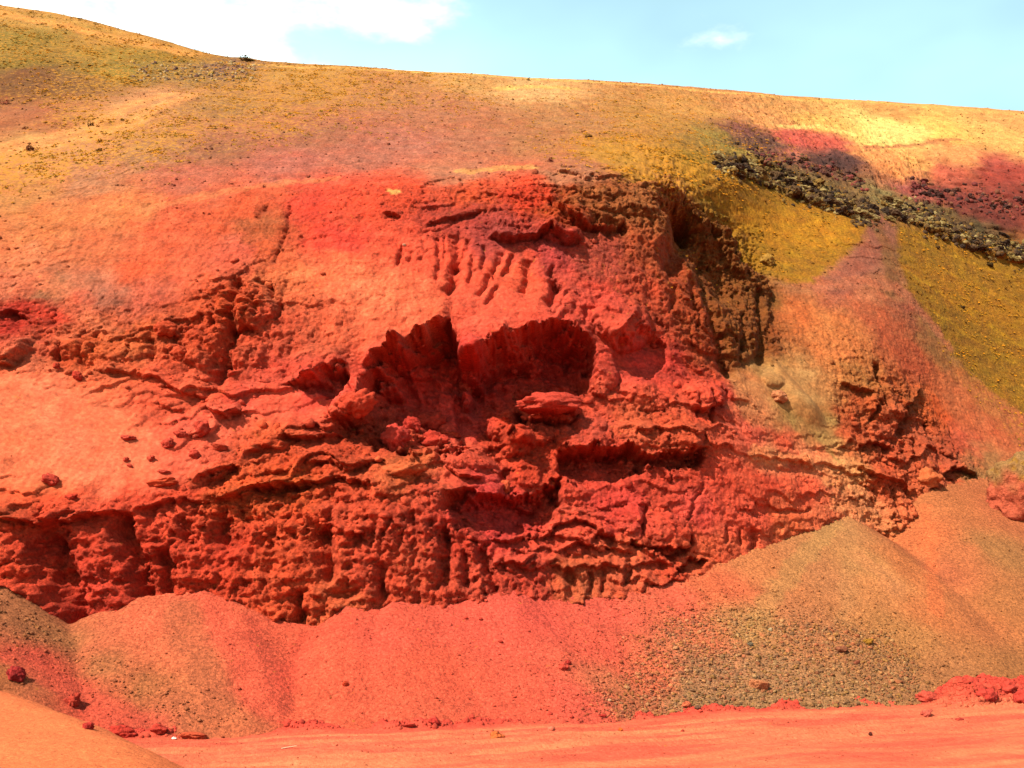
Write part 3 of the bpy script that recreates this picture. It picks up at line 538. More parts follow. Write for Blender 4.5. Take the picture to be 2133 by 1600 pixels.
for a_ in ([(0,312),(80,290),(200,260),(300,210),(360,195)],[(0,322),(120,300),(260,262),(330,228),(400,200)]): stroke(a_, 1.2, (236,162,98), 0.8)
stroke([(280,445),(400,412),(520,392),(640,380),(700,376)], 0.5, (235,140,90), 0.5)
stroke([(1040,185),(1120,178),(1200,182)], 0.9, (245,195,110), 0.7)
stroke([(450,128),(700,140),(1000,158),(1400,184),(1800,212),(2133,240)], 0.55, (248,190,110), 0.7)
stroke([(960,362),(1040,352),(1110,352)], 0.6, (232,165,95), 0.7)
stroke([(805,398),(830,402)], 0.3, (245,190,110), 0.8)
paint([(60,732),(0,768),(-200,820),(-200,1040),(0,1012),(200,1010),(320,1002),(330,950),(290,880),(240,828),(130,782)], (252,130,92), 0.8, 0.8)
stroke([(60,735),(150,900),(230,1000)], 1.2, (250,130,95), 0.5)
paint([(1560,765),(1620,752),(1665,770),(1690,830),(1730,900),(1700,905),(1640,850),(1580,800)], (204,146,92), 0.5, 0.8)
paint([(1520,790),(1560,768),(1590,800),(1630,860),(1640,900),(1560,880)], (226,148,96), 0.5, 0.6)
for a_ in ([(1565,945),(1620,952),(1700,962),(1750,990)],[(1720,1000),(1800,1020)],[(1740,1050),(1800,1065),(1880,1130)]): stroke(a_, 0.7, (252,160,106), 0.7)
stroke([(1700,900),(1745,960)], 0.35, (200,150,90), 0.8)
stroke([(0,560),(60,520),(100,590),(160,650),(230,690)], 0.8, (240,140,100), 0.45)
paint([(-60,632),(60,628),(140,650),(150,668),(60,690),(-60,690)], (214,68,46), 0.6, 0.6)
paint([(1150,398),(1250,380),(1400,362),(1445,425),(1405,500),(1330,480),(1270,470),(1200,445)], (182,108,60), 0.9, 0.75, fn=atn)
paint([(1400,375),(1480,425),(1540,455),(1620,590),(1610,740),(1530,785),(1480,660),(1440,560),(1420,480)], (160,96,46), 0.7, 0.8, fn=atn)
paint([(1380,560),(1440,560),(1490,680),(1500,780),(1440,760),(1390,640)], (196,92,50), 0.8, 0.7, fn=atn)
tone = 1 + 0.20 * fbm(Xg * 0.9, Zg * 1.1, 121, 5, 0.65) + 0.10 * perlin(Xg * 5, Zg * 5, 131)
Cg = np.clip(Cg, 0.001, 1) * tone[..., None]
warm = 0.12 * fbm(Xg * 0.6, Zg * 1.0, 141, 4)
Cg[..., 1] *= 1 + warm; Cg[..., 2] *= 1 + 1.4 * warm
Cg = np.clip(Cg ** 1.1 * ALB, 0.004, 0.8)

VEG = [(50,80,.55),(200,110,.7),(350,120,.6),(100,110,.65),(60,150,.35),(150,150,.6),(220,160,.8),(50,240,.05),(130,210,.6),(330,130,.5),(430,150,.7),(60,290,.15),(300,210,.1),(150,240,.7),(150,330,.8),(40,335,.9),(300,270,.7),(350,290,.8),(420,240,.6),(500,200,.75),(600,170,.8),(680,180,.85),(560,270,.7),
 (450,300,.4),(200,400,.15),(500,350,.1),(700,330,.05),(800,190,.6),(900,200,.5),(850,260,.25),(1000,300,.12),(1100,250,.2),(1250,230,.35),(1250,330,.8),(1330,360,1),(1380,340,1),(1400,280,.55),(1200,350,.3),(1100,360,.05),(1500,230,.25),(1600,210,.05),(1900,220,.05),(1100,180,.1),
 (1520,300,.4),(1480,360,.7),(1600,430,.3),(1700,470,.35),(1650,530,.3),(1580,500,.3),(1830,530,0),(1780,580,0),(1950,530,.35),(2050,620,.4),(2000,700,.3),(2100,750,.35),(1900,620,.1),(1880,660,.1),(2040,800,.4),(2000,850,0),(1700,640,0),(1300,420,0),(900,430,0),(500,430,0),(100,450,.03),(2000,300,0),(1860,270,0),(2050,400,.02),(1800,350,.1),(800,500,0),(300,560,0),(1500,500,.15),(1900,760,0),(1100,800,0),(300,900,0),(600,1100,0),(1600,900,0)]
VG = np.clip(bil(field(VEG, 1, 4.0), Xw, Zw), 0, 1)

def grid_obj(name, X, Y, Z, C, mat, keep=None, veg=None, rough=None, kind='structure', smooth=True):
    r, c = X.shape
    idx = np.arange(r * c).reshape(r, c)
    q = np.stack([idx[:-1, :-1], idx[:-1, 1:], idx[1:, 1:], idx[1:, :-1]], -1).reshape(-1, 4)
    if keep is not None: q = q[keep.ravel()]
    used = np.unique(q); remap = np.full(r * c, -1); remap[used] = np.arange(len(used)); q = remap[q]
    V = np.stack([X.ravel()[used], Y.ravel()[used], Z.ravel()[used]], -1).astype(np.float32)
    me = bpy.data.meshes.new(name)
    me.vertices.add(len(V)); me.vertices.foreach_set('co', V.ravel())
    me.loops.add(q.size); me.loops.foreach_set('vertex_index', q.ravel().astype(np.int32))
    me.polygons.add(len(q)); me.polygons.foreach_set('loop_start', np.arange(0, q.size, 4, dtype=np.int32))
    me.polygons.foreach_set('use_smooth', np.full(len(q), smooth))
    ca = me.attributes.new('soil', 'FLOAT_COLOR', 'POINT')
    cc = np.ones((len(V), 4), np.float32); cc[:, :3] = C.reshape(-1, 3)[used]
    ca.data.foreach_set('color', cc.ravel())
    va = me.attributes.new('cover', 'FLOAT', 'POINT')
    va.data.foreach_set('value', (np.zeros(len(V)) if veg is None else veg.ravel()[used]).astype(np.float32))
    ra = me.attributes.new('crumble', 'FLOAT', 'POINT')
    ra.data.foreach_set('value', (np.ones(len(V)) if rough is None else rough.ravel()[used]).astype(np.float32))
    me.update(calc_edges=True); me.validate()
    me.materials.append(mat)
    o = bpy.data.objects.new(name, me); COL.objects.link(o); o['kind'] = kind
    return o

# ------------------------------------------------------------------ materials
def earth(name, bump_s=0.5, bump_d=0.06, grain=9.0, gamp=0.35, use_obj=False, vor=0.0, vsc=7.0):
    m = bpy.data.materials.new(name); m.use_nodes = True
    n, l = m.node_tree.nodes, m.node_tree.links
    b = n['Principled BSDF']; b.inputs['Roughness'].default_value = 0.95
    b.inputs['Specular IOR Level'].default_value = 0.12
    geo = n.new('ShaderNodeNewGeometry')
    if use_obj:
        oi = n.new('ShaderNodeObjectInfo'); base = oi.outputs['Color']
    else:
        a = n.new('ShaderNodeAttribute'); a.attribute_name = 'soil'; base = a.outputs['Color']
    n1 = n.new('ShaderNodeTexNoise'); n1.inputs['Scale'].default_value = grain; n1.inputs['Detail'].default_value = 5; n1.inputs['Roughness'].default_value = 0.7
    l.new(geo.outputs['Position'], n1.inputs['Vector'])
    r1 = n.new('ShaderNodeMapRange'); r1.inputs['From Min'].default_value = 0.3; r1.inputs['From Max'].default_value = 0.7
    r1.inputs['To Min'].default_value = 1 - gamp; r1.inputs['To Max'].default_value = 1 + gamp
    l.new(n1.outputs['Fac'], r1.inputs['Value'])
    mul = n.new('ShaderNodeMix'); mul.data_type = 'RGBA'; mul.blend_type = 'MULTIPLY'; mul.inputs['Factor'].default_value = 1
    l.new(base, mul.inputs['A']); l.new(r1.outputs['Result'], mul.inputs['B'])
    cur = mul.outputs['Result']
    if vor:
        vo = n.new('ShaderNodeTexVoronoi'); vo.inputs['Scale'].default_value = vsc; l.new(geo.outputs['Position'], vo.inputs['Vector'])
        sx = n.new('ShaderNodeSeparateColor'); l.new(vo.outputs['Color'], sx.inputs['Color'])
        rv = n.new('ShaderNodeMapRange'); rv.inputs['To Min'].default_value = 1 - vor; rv.inputs['To Max'].default_value = 1 + vor; l.new(sx.outputs[0], rv.inputs['Value'])
        mu2 = n.new('ShaderNodeMix'); mu2.data_type = 'RGBA'; mu2.blend_type = 'MULTIPLY'; mu2.inputs['Factor'].default_value = 1
        l.new(cur, mu2.inputs['A']); l.new(rv.outputs['Result'], mu2.inputs['B']); cur = mu2.outputs['Result']
    if not use_obj:
        at_ = n.new('ShaderNodeAttribute'); at_.attribute_name = 'cover'
        n2 = n.new('ShaderNodeTexNoise'); n2.inputs['Scale'].default_value = 2.6; n2.inputs['Detail'].default_value = 4; n2.inputs['Roughness'].default_value = 0.75
        l.new(geo.outputs['Position'], n2.inputs['Vector'])
        s = n.new('ShaderNodeMath'); s.operation = 'MULTIPLY_ADD'; s.inputs[1].default_value = 0.24; l.new(at_.outputs['Fac'], s.inputs[0]); l.new(n2.outputs['Fac'], s.inputs[2])
        r2 = n.new('ShaderNodeMapRange'); r2.inputs['From Min'].default_value = 0.66; r2.inputs['From Max'].default_value = 0.72
        l.new(s.outputs[0], r2.inputs['Value'])
        r3 = n.new('ShaderNodeMath'); r3.operation = 'MULTIPLY'; l.new(r2.outputs['Result'], r3.inputs[0]); r3.inputs[1].default_value = 0.75
        mv = n.new('ShaderNodeMix'); mv.data_type = 'RGBA'; mv.inputs['B'].default_value = (0.30, 0.125, 0.012, 1)
        l.new(r3.outputs[0], mv.inputs['Factor']); l.new(cur, mv.inputs['A']); cur = mv.outputs['Result']
    l.new(cur, b.inputs['Base Color'])
    n3 = n.new('ShaderNodeTexNoise'); n3.inputs['Scale'].default_value = grain * 0.7; n3.inputs['Detail'].default_value = 6; n3.inputs['Roughness'].default_value = 0.65
    l.new(geo.outputs['Position'], n3.inputs['Vector'])
    bp = n.new('ShaderNodeBump'); bp.inputs['Strength'].default_value = bump_s; bp.inputs['Distance'].default_value = bump_d
    if not use_obj:
        cr_ = n.new('ShaderNodeAttribute'); cr_.attribute_name = 'crumble'
        ms = n.new('ShaderNodeMath'); ms.operation = 'MULTIPLY'; ms.inputs[1].default_value = bump_s
        l.new(cr_.outputs['Fac'], ms.inputs[0]); l.new(ms.outputs[0], bp.inputs['Strength'])
    l.new(n3.outputs['Fac'], bp.inputs['Height']); l.new(bp.outputs['Normal'], b.inputs['Normal'])
    return m
M_cliff = earth('cinder_wall', 1.0, 0.30, 5.0, 0.30, vor=0.16, vsc=6.0)
M_hill = earth('hill_soil', 0.8, 0.12, 6.0, 0.40, vor=0.16, vsc=5.0)
M_scree = earth('scree', 1.0, 0.16, 8.0, 0.40, vor=0.24, vsc=9.0)
M_road = earth('packed_soil', 1.0, 0.10, 7.0, 0.22, vor=0.10, vsc=9.0)
M_rock = earth('rock', 1.0, 0.16, 7.0, 0.30, use_obj=True, vor=0.12)
M_plant = earth('dry_plant', 0.3, 0.03, 20.0, 0.35, use_obj=True)

# ------------------------------------------------------------------ scree: envelope of cones at the angle of repose
EDGE = [(-420,1080),(-300,1110),(-200,1140),(-100,1165),(0,1213),(60,1253),(130,1296),(150,1298),(210,1272),(270,1265),(290,1241),(350,1238),(425,1231),(470,1245),(560,1284),(640,1301),(690,1304),(712,1282),(722,1262),(800,1266),(822,1250),(900,1262),(960,1254),
        (1030,1236),(1060,1228),(1110,1236),(1180,1241),(1245,1245),(1300,1235),(1400,1210),(1500,1171),(1580,1140),(1700,1100),(1740,1083),(1768,1074),(1800,1090),(1830,1118),(1870,1150),(1900,1142),(1922,1100),(1912,1040),(1915,1022),(1960,1012),(2020,998),(2052,984),(2080,1015),(2133,1040),(2250,1010),(2400,990)]
ED = np.array(EDGE, float)
EX = np.arange(-420, 2401, 9.0); EY = np.interp(EX, ED[:, 0], ED[:, 1])
Dd = tps_eval(DM, np.c_[EX, EY] / 500.0)
# the true contact distance also follows the relief of the wall
ex = (EX - CX) / F * Dd; ez = HC + (HY - EY) / F * Dd
xx = np.arange(-36, 56.01, 0.13); yy = np.arange(30, 92, 0.13)
SXg, SYg = np.meshgrid(xx, yy)
SZg = np.full(SXg.shape, -9.0)
SL = 0.66
for a, d, z in zip(ex, Dd, ez):
    if z < -0.5: continue
    SZg = np.maximum(SZg, z - SL * np.hypot(SXg - a, SYg - d))
SZg += 0.10 * fbm(SXg * 0.35, SYg * 0.35, 201, 4) + 0.035 * fbm(SXg * 2.2, SYg * 2.2, 211, 3)
# ------------------------------------------------------------------ quarry floor
def floor_h(x, y):
    return 0.12 * fbm(x * 0.12, y * 0.12, 301, 3) + 0.02 * fbm(x * 1.1, y * 1.1, 311, 3)
toe = []
for a, d, z in zip(ex, Dd, ez): toe.append((a, d - max(z, 0) / SL))
toe = np.array(toe)
TX = np.arange(-36, 56.1, 1.0)
TY = np.array([min([q[1] + abs(q[0] - x) * 0.9 for q in toe]) for x in TX])
TY = np.convolve(np.pad(TY, 3, 'edge'), np.ones(7) / 7, 'valid')
def toe_y(x): return np.interp(x, TX, TY)
rx = np.arange(-30, 60.01, 0.11); ry = np.arange(26, 68.01, 0.11)
RX, RY = np.meshgrid(rx, ry)
dt = toe_y(RX) - RY                      # metres in front of the scree toe
RZ = floor_h(RX, RY)
wob = 0.5 * fbm(RX * 0.12, RY * 0.12, 321, 2)
for pos, wd, dp in [(2.6, .22, .07), (3.4, .2, .05), (4.4, .25, .08), (5.3, .2, .06), (6.3, .22, .08), (7.3, .2, .05), (8.2, .3, .08), (9.6, .25, .06)]:
    g = (dt - pos - wob) / wd
    RZ += 2.3 * dp * (0.4 + 0.9 * np.abs(wob)) * (-np.exp(-g * g) + 0.6 * np.exp(-((g - 2) ** 2)) + 0.5 * np.exp(-((g + 2) ** 2)))
bm_w = np.exp(-((dt - 0.25) / 0.75) ** 2) * (0.35 + 0.65 * sst(0.0, 0.8, fbm(RX * 0.35, RY * 0.35, 331, 2) + 0.35))
bigr = sst(20.5, 24.5, RX) * sst(40, 34, RX)
RZ += 0.03 * fbm(RX * 0.8, RY * 2.4, 325, 4, 0.6)
berm = bm_w * (0.40 + 0.24 * fbm(RX * 1.1, RY * 1.1, 341, 5, 0.6))
berm += bigr * np.exp(-((dt - 1.1) / 1.7) ** 2) * (1.15 + 0.32 * fbm(RX * 0.45, RY * 0.45, 351, 5, 0.55))
RZ += berm * 0.9
# sandy bank at the near left: a bench whose edge falls to the floor
BK = np.array([(-60.0,62.0),(-40,54.0),(-26,46.5),(-18.9,40.4),(-14.3,35.0),(-10.4,30.0),(-7.9,26.0),(-5.6,20),(-4.5,12),(-4.5,4)])
def bank_h(x, y):
    x = np.asarray(x, float); y = np.asarray(y, float)
    ed = np.interp(y, BK[::-1, 1], BK[::-1, 0])
    sd_ = (x - ed) * 0.72
    top = 1.72 + 0.05 * np.clip(y - 26, -20, 40) + 0.035 * np.clip(-sd_, 0, 30)
    k_ = np.logaddexp(0, sd_ / 0.35) * 0.35
    return top - 0.75 * k_
def colour_xy(ctrl, X, Y, power=4.0):       # colour field on a ground sheet from (photo x, photo y, distance, rgb)
    P = np.array([[c[0], c[1]] for c in ctrl]); V = np.array([srgb(c[2]) for c in ctrl])
    st = 6
    sx, sy = X[::st, ::st], Y[::st, ::st]
    q = np.c_[sx.ravel(), sy.ravel()]
    w = 1.0 / (((q[:, None] - P[None]) ** 2).sum(-1) + 0.2) ** (power / 2); w /= w.sum(1, keepdims=True)
    A = (w @ V).reshape(sx.shape + (3,))
    u = np.clip(np.arange(X.shape[1]) / st, 0, A.shape[1] - 1.001); v = np.clip(np.arange(X.shape[0]) / st, 0, A.shape[0] - 1.001)
    i = u.astype(int); j = v.astype(int); fu = (u - i)[None, :, None]; fv = (v - j)[:, None, None]
    return (A[j][:, i] * (1 - fu) + A[j][:, i + 1] * fu) * (1 - fv) + (A[j + 1][:, i] * (1 - fu) + A[j + 1][:, i + 1] * fu) * fv
def bil2(A, ax, ay, st, x, y):
    u = np.clip((x - ax[0]) / st, 0, len(ax) - 1.001); v = np.clip((y - ay[0]) / st, 0, len(ay) - 1.001)
    i = int(u); j = int(v); fu = u - i; fv = v - j
    return (A[j, i] * (1 - fu) + A[j, i + 1] * fu) * (1 - fv) + (A[j + 1, i] * (1 - fu) + A[j + 1, i + 1] * fu) * fv
def face_y_old(x, z):
    if z < zl[0] or z > zl[-1]:
        ci = min(max(np.searchsorted(xs, x), 0), NC - 1)
        return float(np.interp(z, Zg[:, ci], Yg[:, ci], right=1e6))
    ci = min(max(int(np.searchsorted(xs, x)) - 1, 0), NC - 2); v = (z - zl[0]) / 0.07; j = min(int(v), len(zl) - 2); fv = v - j
    fu = (x - xs[ci]) / (xs[ci + 1] - xs[ci])
    return float((Yg[j, ci] * (1 - fu) + Yg[j, ci + 1] * fu) * (1 - fv) + (Yg[j + 1, ci] * (1 - fu) + Yg[j + 1, ci + 1] * fu) * fv)
def ground_z_old(x, y):
    z = 0.0
    if rx[0] < x < rx[-1] and ry[0] < y < ry[-1]: z = max(z - 1, float(bil2(RZ, rx, ry, 0.11, x, y)))
    if xx[0] < x < xx[-1] and yy[0] < y < yy[-1]: z = max(z, float(bil2(SZg, xx, yy, 0.13, x, y)))
    return max(z, float(bank_h(x, y)))
def smp(A, ax, ay, st, x, y):
    u = np.clip((x - ax[0]) / st, 0, len(ax) - 1.001); v = np.clip((y - ay[0]) / st, 0, len(ay) - 1.001)
    i = u.astype(int); j = v.astype(int); fu = u - i; fv = v - j
    r = (A[j, i] * (1 - fu) + A[j, i + 1] * fu) * (1 - fv) + (A[j + 1, i] * (1 - fu) + A[j + 1, i + 1] * fu) * fv
    return np.where((x > ax[0]) & (x < ax[-1]) & (y > ay[0]) & (y < ay[-1]), r, -9.0)
def ground_v(x, y): return np.maximum(np.maximum(smp(RZ, rx, ry, 0.11, x, y), smp(SZg, xx, yy, 0.13, x, y)), np.maximum(bank_h(x, y), -0.35))
def face_v(x, z):
    ci = np.clip(np.searchsorted(xs, x), 1, NC - 1); fu = np.clip((x - xs[ci - 1]) / (xs[ci] - xs[ci - 1]), 0, 1)
    top = Zg[-1][ci]
    v = np.where(z <= zl[-1], (z - zl[0]) / 0.07, len(zl) - 1 + (z - zl[-1]) / (top - zl[-1]) * NH)
    v = np.clip(v, 0, NR - 1.001); j = v.astype(int); fv = v - j
    r = (Yg[j, ci - 1] * (1 - fu) + Yg[j, ci] * fu) * (1 - fv) + (Yg[j + 1, ci - 1] * (1 - fu) + Yg[j + 1, ci] * fu) * fv
    return np.where(z > top, 1e6, r)
def hit(px, py):                             # first ground met along a sight line (where a surveyed stone lies)
    a, b = (px - CX) / F, (HY - py) / F
    lo, hi, st = 18.0, 172.0, 0.5
    for st in (0.5, 0.04):
        y = np.arange(lo, hi, st); x, z = a * y, HC + b * y
        w = np.nonzero((z <= ground_v(x, y)) | (y >= face_v(x, z)))[0]
        if len(w) == 0: return Vector((a * hi, hi, HC + b * hi))
        yh = y[w[0]]; lo, hi = yh - 0.5, yh + 0.05
    return Vector((a * yh, yh, HC + b * yh))

def colpts(lst):
    out = []
    for px, py, c in lst:
        p = hit(px, py); out.append((p.x, p.y, c))
    return out
SCOL = [(20,1245,(203,126,85)),(60,1300,(196,123,82)),(120,1330,(198,126,82)),(200,1400,(198,123,80)),(300,1450,(198,123,78)),(380,1490,(208,121,82)),(20,1400,(200,120,75)),(80,1380,(232,96,74)),(140,1420,(240,103,78)),(190,1470,(240,103,78)),(250,1500,(238,103,78)),(60,1440,(213,121,82)),(320,1510,(235,109,84)),
 (220,1320,(225,120,85)),(300,1300,(248,123,88)),(360,1360,(240,126,88)),(420,1420,(225,129,86)),(400,1270,(250,119,88)),(470,1330,(255,119,88)),(520,1440,(255,116,88)),(560,1400,(245,106,81)),(450,1460,(225,126,86)),(450,1500,(225,126,86)),(600,1330,(245,109,81)),(700,1400,(248,109,81)),(800,1330,(250,106,84)),
 (900,1400,(252,109,81)),(1000,1300,(250,106,86)),(1100,1270,(248,103,86)),(1100,1450,(250,109,84)),(1250,1350,(250,109,86)),(1250,1270,(250,109,88)),(1200,1460,(252,109,88)),(900,1480,(248,113,84)),(650,1480,(246,111,81)),
 (1400,1260,(248,116,88)),(1350,1400,(245,125,90)),(1300,1460,(225,130,92)),(1450,1330,(235,130,92)),(1500,1230,(240,125,85)),(1550,1300,(215,150,98)),(1500,1400,(203,141,102)),(1600,1400,(200,141,100)),(1450,1460,(193,141,100)),(1600,1470,(193,141,98)),(1750,1440,(198,143,98)),(1700,1340,(213,139,95)),(1600,1180,(225,140,90)),
 (1750,1110,(206,141,92)),(1720,1200,(213,139,92)),(1800,1180,(215,150,95)),(1850,1230,(222,145,92)),(1900,1180,(215,130,80)),(1935,1200,(222,132,82)),(1945,1280,(220,132,82)),(1930,1120,(225,126,80)),(1880,1330,(210,142,88)),(1850,1420,(198,136,92)),(2000,1150,(213,126,82)),(2050,1060,(208,121,80)),(2000,1050,(215,130,82)),(2080,1150,(190,129,80)),(2100,1250,(198,126,78)),(2030,1300,(208,126,80)),(2100,1380,(193,126,78)),(1980,1400,(200,131,85)),(1960,1200,(213,121,82))]
SC_C = colour_xy(colpts(SCOL), SXg + 0.7 * fbm(SXg * .5, SYg * .5, 401, 3), SYg + 0.7 * fbm(SXg * .5, SYg * .5, 411, 3))
def stroke_xy(A, X, Y, pts, wd, c, k=1.0):
    P = np.array([hit(px, py)[:2] for px, py in pts]); wx = 0.35 * fbm(X * .8, Y * .8, 415, 3)
    d = np.full(X.shape, 1e9)
    for a, b in zip(P[:-1], P[1:]):
        e = b - a; tt = np.clip(((X - a[0]) * e[0] + (Y - a[1]) * e[1]) / (e ** 2).sum(), 0, 1)
        d = np.minimum(d, np.hypot(X - a[0] - tt * e[0], Y - a[1] - tt * e[1]))
    w = (k * sst(wd, wd * 0.45, d + wx))[..., None]
    return A * (1 - w) + srgb(c) * w
for pts, wd, c, k in [([(440,1245),(480,1320),(525,1400),(555,1470)], 1.3, (255,114,86), 0.9), ([(375,1270),(405,1350),(450,1460)], 1.1, (208,116,80), 0.7), ([(520,1290),(570,1400),(590,1480)], 0.6, (218,92,70), 0.6),
                      ([(1925,1060),(1940,1180),(1948,1275)], 0.6, (238,128,80), 0.6), ([(40,1370),(150,1440),(260,1500),(330,1520)], 1.0, (232,100,78), 0.55), ([(1790,1160),(1850,1200),(1860,1230)], 0.9, (226,148,98), 0.6),
                      ([(1735,1090),(1640,1200),(1560,1330)], 0.8, (208,156,98), 0.5), ([(1770,1090),(1770,1200),(1760,1300)], 0.7, (212,150,98), 0.4), ([(720,1300),(640,1330),(600,1420)], 0.7, (235,90,70), 0.4)]:
    SC_C = stroke_xy(SC_C, SXg, SYg, pts, wd, c, k)
SC_C = SC_C * (1 + 0.10 * fbm(SXg * 0.8, SYg * 0.8, 421, 4))[..., None]
SC_C = np.clip(SC_C ** 1.1 * ALB, 0.004, 0.8)
kp = (SZg[:-1, :-1] > -0.6) & (SYg[:-1, :-1] < np.interp(SXg[:-1, :-1], ex, Dd) + 4.5)
scree = grid_obj('scree_slope', SXg, SYg, SZg, SC_C, M_scree, kp)

RC = np.zeros(RX.shape + (3,))
road_a, road_b, red = srgb((255,148,106)), srgb((248,114,88)), srgb((240,92,74))
mixn = np.clip(0.5 + 0.9 * fbm(RX * 0.10, (dt + wob) * 0.8, 431, 4), 0, 1)[..., None]
RC = road_a * mixn + road_b * (1 - mixn)
bw = np.clip(np.maximum(np.exp(-((dt - 0.3) / 1.1) ** 2), bigr * sst(3.5, 1.5, dt)), 0, 1)[..., None]
RC = RC * (1 - bw) + red * bw
RC = np.clip((RC * (1 + 0.12 * fbm(RX * 0.9, RY * 0.9, 441, 4))[..., None]) ** 1.1 * ALB, 0.004, 0.8)
kr = (RZ[:-1, :-1] > -1)
road = grid_obj('dirt_road', RX, RY, RZ, RC, M_road, kr & (dt[:-1, :-1] > -2.0))

HX, HYg = np.meshgrid(np.arange(-46, 2, 0.16), np.arange(6, 60, 0.16))
HZ = bank_h(HX, HYg) + 0.015 * fbm(HX * 1.3, HYg * 3.0, 503, 3) + 0.05 * fbm(HX * 0.4, HYg * 0.4, 501, 3) + 0.012 * fbm(HX * 2.5, HYg * 2.5, 502, 2)
HCc = np.clip(np.ones(HX.shape + (3,)) * alb((255, 142, 90)) * (1 + 0.10 * fbm(HX * 0.5, HYg * 0.9, 511, 4))[..., None], 0, 1)
bank = grid_obj('sand_bank', HX, HYg, HZ, HCc, M_road, HZ[:-1, :-1] > -0.4)

gx_, gy_ = np.meshgrid(np.linspace(-600, 600, 61), np.linspace(-400, 900, 61))
ground = grid_obj('ground', gx_, gy_, gx_ * 0 - 0.35, np.ones(gx_.shape + (3,)) * alb((245, 135, 95)), M_road)

# ------------------------------------------------------------------ hill face objects, split along the photo's boundaries
qx = 0.25 * (Xg[:-1, :-1] + Xg[1:, 1:]) * 2; qz = 0.5 * (Zg[:-1, :-1] + Zg[1:, 1:])
RIM = np.array([at(px, py) for px, py in [(-300,590),(0,560),(100,500),(200,430),(450,392),(700,392),(1000,392),(1150,392),(1300,378),(1400,362)]])
rz = np.interp(qx, RIM[:, 0], RIM[:, 1])
GUL = np.array([at(px, py) for px, py in [(1400,352),(1480,345),(1560,372),(1700,420),(1820,462),(1830,520),(1700,600),(1640,600),(1560,590),(1450,500)]])
GUL2 = np.array([at(px, py) for px, py in [(1860,470),(2000,510),(2133,560),(2500,650),(2500,960),(2133,860),(1980,730),(1900,610)]])
def inpoly(poly, x, z):
    ins = np.zeros(x.shape, bool)
    for i in range(len(poly)):
        a = poly[i]; b = poly[(i + 1) % len(poly)]
        ins ^= ((a[1] > z) != (b[1] > z)) & (x < (b[0] - a[0]) * (z - a[1]) / (b[1] - a[1] + 1e-12) + a[0])
    return ins
qy = Yg[:-1, :-1]
gul = (inpoly(GUL, qx, qz) & (nose_mask[:-1, :-1] < 0.3)) | inpoly(GUL2, qx, qz)
rim_right = np.array([at(px, py) for px, py in [(1395,352),(1430,460),(1560,590),(1640,600),(1700,600),(1830,470),(1880,620),(1980,740),(2133,870),(2500,980)]])
wallm = (qx <= RIM[-1, 0]) & (qz < rz)
RR = np.interp(qx, rim_right[:, 0], rim_right[:, 1])
wallm |= (qx > RIM[-1, 0]) & ((qz < RR) | (nose_mask[:-1, :-1] > 0.3))
gul &= ~wallm
# drop what lies buried behind the scree
zs = np.full(qx.shape, -9.0)
ui = np.clip(((qx - xx[0]) / 0.13).astype(int), 0, len(xx) - 1); vi = np.clip(((qy - yy[0]) / 0.13).astype(int), 0, len(yy) - 1)
inr = (qx > xx[0]) & (qx < xx[-1]) & (qy > yy[0]) & (qy < yy[-1])
zs[inr] = SZg[vi[inr], ui[inr]]
vis = qz > zs - 1.2
vis_v = np.zeros(Xg.shape); vis_v[:-1, :-1] = qz > zs - 0.1
wall = grid_obj('quarry_wall', Xg, Yg, Zg, Cg, M_cliff, wallm & vis, VG, 0.18 + 0.9 * sst(0.02, 0.2, RG))
gully = grid_obj('grassy_gully', Xg, Yg, Zg, Cg, M_hill, gul & vis, VG)
# hill with its far side
KB = 12
kb = np.arange(1, KB + 1)[:, None] / KB
bx = np.repeat(xs[None], KB, 0); by = Yg[-1][None] + 1.0 * kb * 5 + 80 * kb ** 2; bz = Zg[-1][None] - 0.2 * kb - 30 * kb ** 2
hX = np.vstack([Xg, bx]); hY = np.vstack([Yg, by]); hZ = np.vstack([Zg, bz]); hC = np.concatenate([Cg, np.repeat(Cg[-1:], KB, 0)]); hV = np.vstack([VG, np.repeat(VG[-1:], KB, 0)])
hk = np.vstack([(~wallm & ~gul & vis), np.ones((KB, NC - 1), bool)])
hill = grid_obj('hill', hX, hY, hZ, hC, M_hill, hk, hV)

# ------------------------------------------------------------------ stones, plants
def rock_mesh(name, seed, sub=3, rough=0.35, flat=0.0):
    rs = random.Random(seed); bm = bmesh.new(); bmesh.ops.create_icosphere(bm, subdivisions=sub, radius=1.0)
    pl = [(Vector((rs.gauss(0, 1), rs.gauss(0, 1), rs.gauss(0, 1))).normalized(), rs.uniform(0.55, 0.95)) for _ in range(9)]
    o = Vector((rs.uniform(-50, 50), rs.uniform(-50, 50), rs.uniform(-50, 50)))
    for v in bm.verts:
        p = v.co.copy(); n = p.normalized()
        for q, d in pl:
            e = p.dot(q) - d
            if e > 0: p -= q * e * 0.85
        p += n * rough * (0.55 * mnoise.noise(n * 1.3 + o) + 0.38 * mnoise.noise(n * 3.1 + o) + 0.28 * mnoise.noise(n * 6.5 + o) + 0.2 * mnoise.noise(n * 13 + o))
        if flat and p.z > flat: p.z = flat + (p.z - flat) * 0.3
        v.co = p
    me = bpy.data.meshes.new(name); bm.to_mesh(me); bm.free()
    for f in me.polygons: f.use_smooth = sub > 2
    me.materials.append(M_rock); return me
ROCKS = [rock_mesh('rock', 100 + i, 4, 0.55) for i in range(6)]
SLABS = [rock_mesh('slab', 200 + i, 4, 0.40, 0.35) for i in range(3)]
STONES = [rock_mesh('stone', 300 + i, 2, 0.30) for i in range(6)]
LROCK = [rock_mesh('lava', 400 + i, 3, 1.15) for i in range(7)]
for m_ in LROCK:
    for f_ in m_.polygons: f_.use_smooth = False
rr = random.Random(5)
